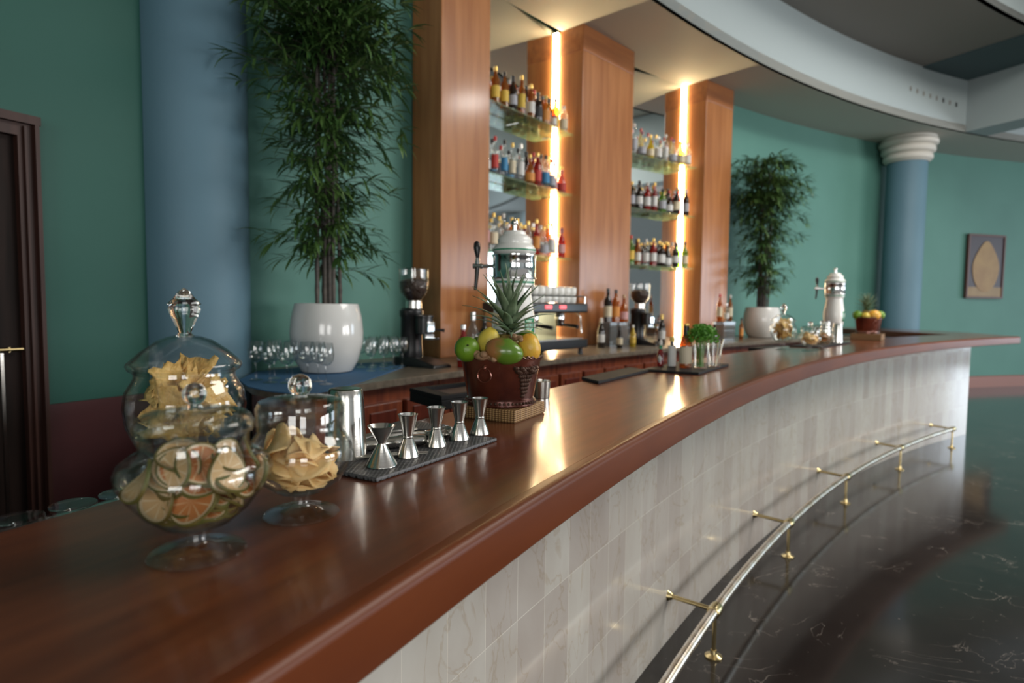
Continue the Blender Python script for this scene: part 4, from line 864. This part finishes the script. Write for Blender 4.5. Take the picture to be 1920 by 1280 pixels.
# ---------------------------------------------------------------- potted bamboo
def bamboo(x, y, label, seed, H=2.25, rotz=0, sx=1.0):
    t = thing('potted_bamboo', label, 'potted plant', (x, y, CZ + (.0055 if seed == 1 else .0005)), rotz)
    MB().lathe([(.0005, 0), (.125, 0), (.145, .006), (.178, .06), (.203, .15), (.208, .22), (.200, .30), (.184, .365), (.180, .378), (.172, .380), (.168, .372), (.165, .34), (.0005, .335)], 56).build('pot', white_pot, t)
    MB().lathe([(.0005, .338), (.166, .340), (.166, .345), (.0005, .350)], 30).build('soil', soilm, t)
    rnd = random.Random(seed); canes = []; MR = Matrix.Rotation(rotz, 4, 'Z')
    def okp(v):
        v = MR @ Vector(v); a, b = x + v.x, y + v.y
        if math.hypot(a - CX, b - CY) > RW - .02 or math.hypot(a + 1.69, b - 3.25) < .29 or v.z + CZ > ZC - .03 or (a - PIL[0][0].x) * math.sin(R_(142.43)) - (b - PIL[0][0].y) * math.cos(R_(142.43)) > -.02 and x < 0: return False
        if x > 0:
            A, th, dp, wd = PIL[2]; d_ = Vector((a, b)) - A; q1 = d_.dot(ptan(th))
            if q1 < wd + .02: return False
        return True
    for i in range(9):
        a = i * 2.4; q = .018 + .055 * (i / 8) ** .7; bx, by = q * math.cos(a), q * math.sin(a); lx, ly = rnd.uniform(-.09, .09), rnd.uniform(-.09, .09); h = H * rnd.uniform(.72, .98); pts, rs = [], []
        n = int(h / .045)
        for k in range(n + 1):
            u = k / n; pts.append((bx + lx * u * u, by + ly * u * u, .34 + (h - .34) * u)); rs.append((.0105 - .006 * u) * (1.22 if k % 3 == 0 else 1))
        MB().tube(pts, rs, 8).build('cane', cane, t); canes.append((bx, by, lx, ly, h))
    lf = MB(); tw = MB(); nb = 400
    for b in range(nb):
        u = .10 + .90 * (b / nb) ** .82; c = canes[rnd.randrange(9)]; u = min(u, 1); z = .34 + (H - .36) * u; uu = min((z - .34) / (c[4] - .34), 1); p = Vector((c[0] + c[2] * uu * uu, c[1] + c[3] * uu * uu, min(z, c[4])))
        az = b * 2.39996 + rnd.uniform(-.5, .5); prof_ = .30 + .20 * math.sin(PI * min(1, max(0, (u - .12) / .95))) if u < .85 else .36
        if u < .55: prof_ *= (1.0, .9, .38, .5)[b % 4]
        if u < .5 and rnd.random() < .32: continue
        L = prof_ * rnd.uniform(.55, 1.08); rise = rnd.uniform(.15, .85); pts = [p.copy()]; d = Vector((math.cos(az), math.sin(az), 0)); m = 6; q = p.copy()
        for k in range(m): el = rise - (k / m) * rnd.uniform(.5, 1.3); q = q + (d * math.cos(el) + Vector((0, 0, math.sin(el)))) * (L / m); pts.append(q.copy())
        if not all(okp(q_) for q_ in pts): continue
        tw.tube(pts, [.0024 - .0003 * k for k in range(m + 1)], 4)
        for k in range(2, m + 1):
            for s_ in (-1, 1, 0) if k < m else (-1, 1, 0, .5, -.5):
                aa = az + s_ * rnd.uniform(.45, .95); rr_ = rnd.uniform(-.55, .65); blade(lf, pts[k] if k == m else pts[k].lerp(pts[k - 1], rnd.random()), aa, rnd.uniform(.09, .165), rnd.uniform(.0065, .0112), rr_, rnd.uniform(.2, .9), okp)
    tw.build('twigs', cane, t); lf.build('foliage', leaf, t, smooth=False); return t
def blade(mb, base, az, L, w_, rise, droop, okp):
    vs = []; b = Vector(base); d = Vector((math.cos(az), math.sin(az), 0)); q = Vector((-math.sin(az), math.cos(az), 0)); zz = Vector((0, 0, 1))
    W_ = (.15, 1, .85, .0)
    for i in range(4):
        el = rise - droop * i / 3
        if i: b = b + (d * math.cos(el) + zz * math.sin(el)) * (L / 3)
        up = (zz * math.cos(el) - d * math.sin(el)) * .25 * w_ * W_[i]
        if i < 3: vs += [b + q * w_ * W_[i] + up, b.copy(), b - q * w_ * W_[i] + up]
        else: vs.append(b.copy())
    if okp(vs[-1]): mb.add(vs, [(0, 1, 4, 3), (1, 2, 5, 4), (3, 4, 7, 6), (4, 5, 8, 7), (6, 7, 9), (7, 8, 9)])
bamboo(-1.035, 3.395, 'tall leafy bamboo in a white pot at the left, on the blue mat', 1, 2.40)
bamboo(3.125, 7.62, 'bushy bamboo in a white pot to the right of the far pillar', 2, 2.33, 1.3)
for o_, k_ in ((bpy.data.objects['potted_bamboo'], .955), (bpy.data.objects['potted_bamboo.001'], 1.08)): [setattr(c_, 'scale', (k_, k_, 1)) for c_ in o_.children if c_.name.split('.')[0] in ('pot', 'soil')]
# ---------------------------------------------------------------- coffee grinders
def grinder(th, r, label):
    x, y, _ = W(th, r); t = thing('coffee_grinder', label, 'coffee grinder', (x, y, CZ + .0005), R_(th - 90))
    mb = MB(); mb.add([(-.085, .14, 0), (.085, .14, 0), (.085, -.22, 0), (-.085, -.22, 0), (-.08, .13, .055), (.08, .13, .055), (.075, -.05, .055), (-.075, -.05, .055), (.07, -.215, .018), (-.07, -.215, .018)],
        [(0, 3, 2, 1), (4, 5, 6, 7), (0, 1, 5, 4), (7, 6, 8, 9), (9, 8, 2, 3), (1, 2, 8, 6, 5), (0, 4, 7, 9, 3)]); mb.build('base', black, t, smooth=False, bevel=.006)
    MB().lathe([(.072, .05), (.075, .06), (.070, .10), (.068, .30), (.075, .31), (.075, .345), (.06, .36)], 36, (0, .05, 0)).build('motor_body', black, t)
    MB().lathe([(.052, .20), (.056, .205), (.056, .30), (.060, .305), (.060, .315), (.05, .318)], 30, (0, -.06, 0)).build('dosing_chamber', black, t)
    MB().box((0, -.115, .245), (.06, .012, .06)).build('chrome_badge', chrome, t, smooth=False, bevel=.003)
    MB().tube([(.05, -.07, .23), (.09, -.10, .225), (.12, -.12, .22)], [.006, .006, .012], 10).build('dosing_lever', black, t)
    MB().box((-.025, -.13, .175), (.012, .07, .012)).box((.025, -.13, .175), (.012, .07, .012)).box((0, -.1, .185), (.08, .02, .03)).build('portafilter_fork', chrome, t, smooth=False, bevel=.002)
    MB().lathe([(.05, .358), (.045, .37), (.045, .40), (.05, .405)], 30, (0, .03, 0)).build('collar', steel, t)
    hp = MB().shellathe([(.044, .405), (.060, .425), (.085, .455), (.093, .485), (.093, .600)], .003, 40, (0, .03, 0)).build('hopper', glass, t)
    MB().lathe([(.0005, .408), (.040, .408), (.056, .428), (.080, .457), (.0885, .486), (.0885, .525), (.05, .54), (.0005, .543)], 32, (0, .03, 0)).build('coffee_beans', beans, hp)
    MB().lathe([(.0005, .598), (.094, .598), (.095, .602), (.094, .606), (.0005, .607)], 36, (0, .03, 0)).build('hopper_lid', glass, hp)
    return t
grinder(143.95, 17.27, 'black coffee grinder with a clear bean hopper against the near pillar')
grinder(134.30, 17.30, 'black coffee grinder with a glowing clear hopper below the right-hand shelves')
# ---------------------------------------------------------------- espresso machine
ex, ey, _ = W(140.02, 17.20); em = thing('espresso_machine', 'two-group espresso machine with black head and red displays behind the beer tower', 'espresso machine', (ex, ey, CZ + .0005), R_(140.02 - 90))
for sx in (-1, 1):
    for sy in (-1, 1): MB().lathe([(.022, 0), (.018, .03), (.018, .05)], 14, (sx * .33, sy * .19, 0)).build('foot', black, em)
MB().box((0, 0, .085), (.75, .46, .07)).build('lower_body', black, em, smooth=False, bevel=.008)
MB().box((0, -.09, .125), (.62, .26, .012)).build('drip_grate', steel, em, smooth=False, bevel=.002)
MB().box((0, .14, .23), (.68, .19, .22)).build('rear_body', brass, em, smooth=False, bevel=.01)
MB().box((0, .0, .365), (.75, .46, .075)).build('head', black, em, smooth=False, bevel=.014)
for x in (-.16, .02): MB().box((x, -.234, .372), (.075, .006, .024)).build('red_display', red_led, em, smooth=False)
for x in (-.19, .14):
    g = MB().lathe([(.0005, .25), (.034, .25), (.037, .26), (.037, .30), (.03, .33), (.03, .335)], 28, (x, -.12, 0)).build('group_head', chrome, em)
    MB().lathe([(.0005, .222), (.028, .222), (.034, .235), (.034, .252)], 24, (x, -.12, 0)).build('filter_basket', chrome, g)
    MB().tube([(x, -.15, .236), (x, -.20, .232), (x, -.29, .222)], [.008, .013, .015], 12).build('portafilter_handle', black, g)
for x in (-.33, .32): MB().tube([(x, -.16, .33), (x, -.19, .29), (x * 1.02, -.20, .17)], .006, 10).build('steam_wand', chrome, em)
MB().tube([(-.35, -.21, .455), (.35, -.21, .455)], .006, 8).tube([(-.35, -.21, .40), (-.35, -.21, .455)], .005, 8).tube([(.35, -.21, .40), (.35, -.21, .455)], .005, 8).build('cup_rail', chrome, em)
cupm = MB().lathe([(.030, 0), (.034, .010), (.036, .045), (.034, .055), (.022, .062), (.0005, .062)], 22)
cp0 = None
for lay in range(2):
    for i in range(7):
        for j in range(2):
            if cp0 is None: o = cp0 = cupm.build('cup', cream)
            else: o = cp0.copy(); COL.objects.link(o)
            v = Matrix.Rotation(R_(140.02 - 90), 4, 'Z') @ Vector((-.22 + i * .082, -.14 + j * .085, 0)); o.location = (ex + v.x, ey + v.y, CZ + .404 + lay * .0625)
            tag(o, 'upturned white cup, %s from left, %s row, %s layer on the espresso machine' % (ORD[i], ('front', 'rear')[j], ('lower', 'upper')[lay]), 'cup', 'white cups on the espresso machine')
# ---------------------------------------------------------------- bottles on the back counter
BT = [('small', 'red', 'white', 'silver', -.300, 3.735, 0, 1.28, 'slim dark red bottle with a silver top beside the near pillar'),
      ('wine', 'clear', 'white', 'silver', -.262, 4.06, 0, 1.12, 'clear bottle behind the tap of the near beer tower'),
      ('tall', 'dark', 'orange', 'black', -.190, 4.17, 0, 1.0, 'dark bottle with an orange label right of the tap of the near tower'),
      ('tall', 'red', 'cream', 'red', -.110, 4.22, 0, 1.05, 'red bottle with cream label close behind the near beer tower'),
      ('wine', 'dark', 'white', 'white', .812, 5.54, 0, .90, 'black bottle with two white labels right of the espresso machine'),
      ('small', 'dark', 'cream', 'black', .975, 5.50, 0, .95, 'short black bottle with a cream label in front of acrylic blocks'),
      ('small', 'yellow', 'yellow', 'white', 1.125, 5.66, 0, 1.0, 'small lemon yellow bottle in front of the far coffee grinder'),
      ('tall', 'dark', 'cream', 'black', .905, 5.775, .225, 1.05, 'black bottle with cream label standing on the left acrylic block'),
      ('tall', 'amber', 'orange', 'black', .995, 5.860, .225, 1.02, 'amber bottle in the middle on top of the acrylic blocks'),
      ('round', 'amber', 'pink', 'cork', 1.080, 5.905, .225, .98, 'glowing round amber bottle on the right acrylic block'),
      ('wine', 'dark', 'white', 'gold', 1.50, 6.10, 0, 1.0, 'dark bottle with white label right of the far coffee grinder'),
      ('small', 'dark', 'grey', 'silver', 2.205, 6.63, 0, 1.05, 'small dark bottle left of the acrylic block by the far pillar'),
      ('slim', 'amber', 'cream', 'red', 2.335, 6.86, .215, .95, 'amber bottle with red cap on the acrylic block by the far pillar'),
      ('small', 'clear', 'white', 'silver', 2.42, 6.88, .215, 1.0, 'small clear bottle between two amber ones by the far pillar'),
      ('slim', 'amber', 'cream', 'white', 2.495, 6.985, .215, .93, 'amber bottle with white cap on the acrylic block by the far pillar'),
      ('slim', 'amber', 'orange', 'black', 2.665, 7.07, 0, .78, 'short amber bottle just left of the far white plant pot')]
for k, g, l, c, x, y, dz, sc, lab in BT: bottle(k, g, l, c, (x, y, CZ + .001 + dz), lab, None, sc)
for x, y, th, sx_, h, lab in ((.915, 5.79, 136.0, .12, .223, 'left hollow acrylic block carrying a black bottle'), (1.035, 5.895, 135.6, .17, .223, 'right hollow acrylic block carrying amber bottles'), (2.415, 6.92, 130, .25, .213, 'hollow acrylic block carrying bottles by the far pillar')):
    mb = MB(); s2 = .13; tk = .006
    for dx in (-1, 1): mb.box((dx * (sx_ - tk) / 2, 0, h / 2), (tk, s2, h))
    for dy in (-1, 1): mb.box((0, dy * (s2 - tk) / 2, h / 2), (sx_ - 2 * tk, tk, h))
    mb.box((0, 0, h - tk / 2), (sx_, s2, tk)); o = mb.build('acrylic_block', acrylic, None, smooth=False); o.location = (x, y, CZ + .0008); o.rotation_euler = (0, 0, R_(th - 90)); tag(o, lab, 'display block')
# ---------------------------------------------------------------- bottles on the glass shelves
ROWS = {('left', 'top'): 'slim clear white gold|tall amber yellow gold|tall amber yellow gold|square orange orange yellow|tall amber yellow black|small pink white orange|wine dark grey black|tall red grey white|slim amber yellow gold|square yellow yellow white|tall amber white gold|slim dark white black|square dark black black|tall red cream red|tall amber yellow black|square clear cream white',
        ('left', 'middle'): 'round clear white silver|tall clear white white|slim clear red red|tall clear blue black|slim clear blue black|tall clear grey red|slim clear cream gold|square clear blue black|slim clear white silver|tall clear grey black|round amber orange gold|wine dark cream black|tall red red gold|slim red grey red|tall pink pink purple|round pink red gold',
        ('left', 'bottom'): 'tall clear pink white|wine red white gold|tall clear cream gold|round clear grey gold|tall clear white white|slim clear white gold|tall orange white gold|square clear white silver|round clear yellow gold|tall amber cream gold|tall clear white gold|square red red gold|slim red orange gold|tall clear grey silver|tall pink white purple|wine red pink purple',
        ('right', 'top'): 'slim clear white cork|tall clear white cork|slim clear grey white|tall clear white red|round clear grey purple|slim yellow yellow red|round yellow cream gold|slim clear cream red|square clear white silver|tall clear white gold|slim clear white white|tall clear pink red|square clear white silver',
        ('right', 'middle'): 'tall dark white cork|wine dark white black|tall dark grey gold|round dark white red|wine dark white black|tall dark cream cork|tall red white white|wine dark white cork|slim red white gold|tall green white gold|square green grey black|round yellow cream gold|slim red grey orange|tall dark grey white',
        ('right', 'bottom'): 'tall dark white gold|wine dark white cork|tall green yellow red|round dark white gold|tall amber white gold|wine dark white black|tall clear white white|square dark red cork|tall red white gold|round dark white gold|square dark white gold|tall dark grey gold|wine green cream gold|tall green cream black'}
for (a, ang, L, nm) in BAYS:
    dv = Vector((math.cos(ang), math.sin(ang))); nv = Vector((math.sin(ang), -math.cos(ang)))
    for z, zn in zip(SHZ, SHN):
        row = ROWS[(nm, zn)].split('|'); row = row[:len(row) - 2] + row[3:7] + row[-2:]; n = len(row); rnd = random.Random(zn + nm)
        for i, sp_ in enumerate(row):
            k, g, l, c = sp_.split()
            if c == 'orange': c = 'gold'
            x = .075 + (L - .15) * (i + .5) / n - .005; off = .165 if i % 2 == 0 else .080
            if i >= n - 2: off = (.155, .10)[n - 1 - i] if n - 1 - i < 2 else off
            p = a + dv * x + nv * (off + rnd.uniform(-.008, .008))
            bottle(k, g, l, c, (p.x, p.y, z + .0004), '%s %s bottle, %s label, %s cap, %s from left on %s shelf, %s bay' % (k.replace('wine', 'wine-shaped'), g, l, c, ORD[i], zn, nm), 'bottles on the %s shelf of the %s bay' % (zn, nm), rnd.uniform(.93, 1.03))
# ---------------------------------------------------------------- painting on the far wall
px_, py_, _ = W(106.8, RW - .06); pt = thing('framed_painting', 'framed painting of a yellow pear on the far green wall', 'painting', (px_, py_, 2.12), R_(106.8 - 90))
MB().box((0, .02, 0), (.84, .02, 1.06)).build('canvas', dark_canvas, pt, smooth=False)
fm = MB()
for sx in (-1, 1): fm.box((sx * .42, .015, 0), (.035, .045, 1.10))
for sz in (-1, 1): fm.box((0, .015, sz * .535), (.84, .045, .035))
fm.build('frame', frame_wood, pt, smooth=False, bevel=.004)
MB().box((0, .008, -.44), (.80, .004, .17)).build('painted_table', table_paint, pt, smooth=False)
pp = []
for i in range(48):
    a = 2 * PI * i / 48; z = .44 * math.sin(a); wd_ = .315 - .135 * max(0, math.sin(a)) ** 1.3; pp.append((wd_ * math.cos(a), z - .0))
mb = MB(); mb.add([(x, .004, z) for x, z in pp] + [(x, .001, z) for x, z in pp], [tuple(range(48)), tuple(range(95, 47, -1))] + [(i, (i + 1) % 48, 48 + (i + 1) % 48, 48 + i) for i in range(48)]); mb.build('painted_pear', pear_paint, pt)
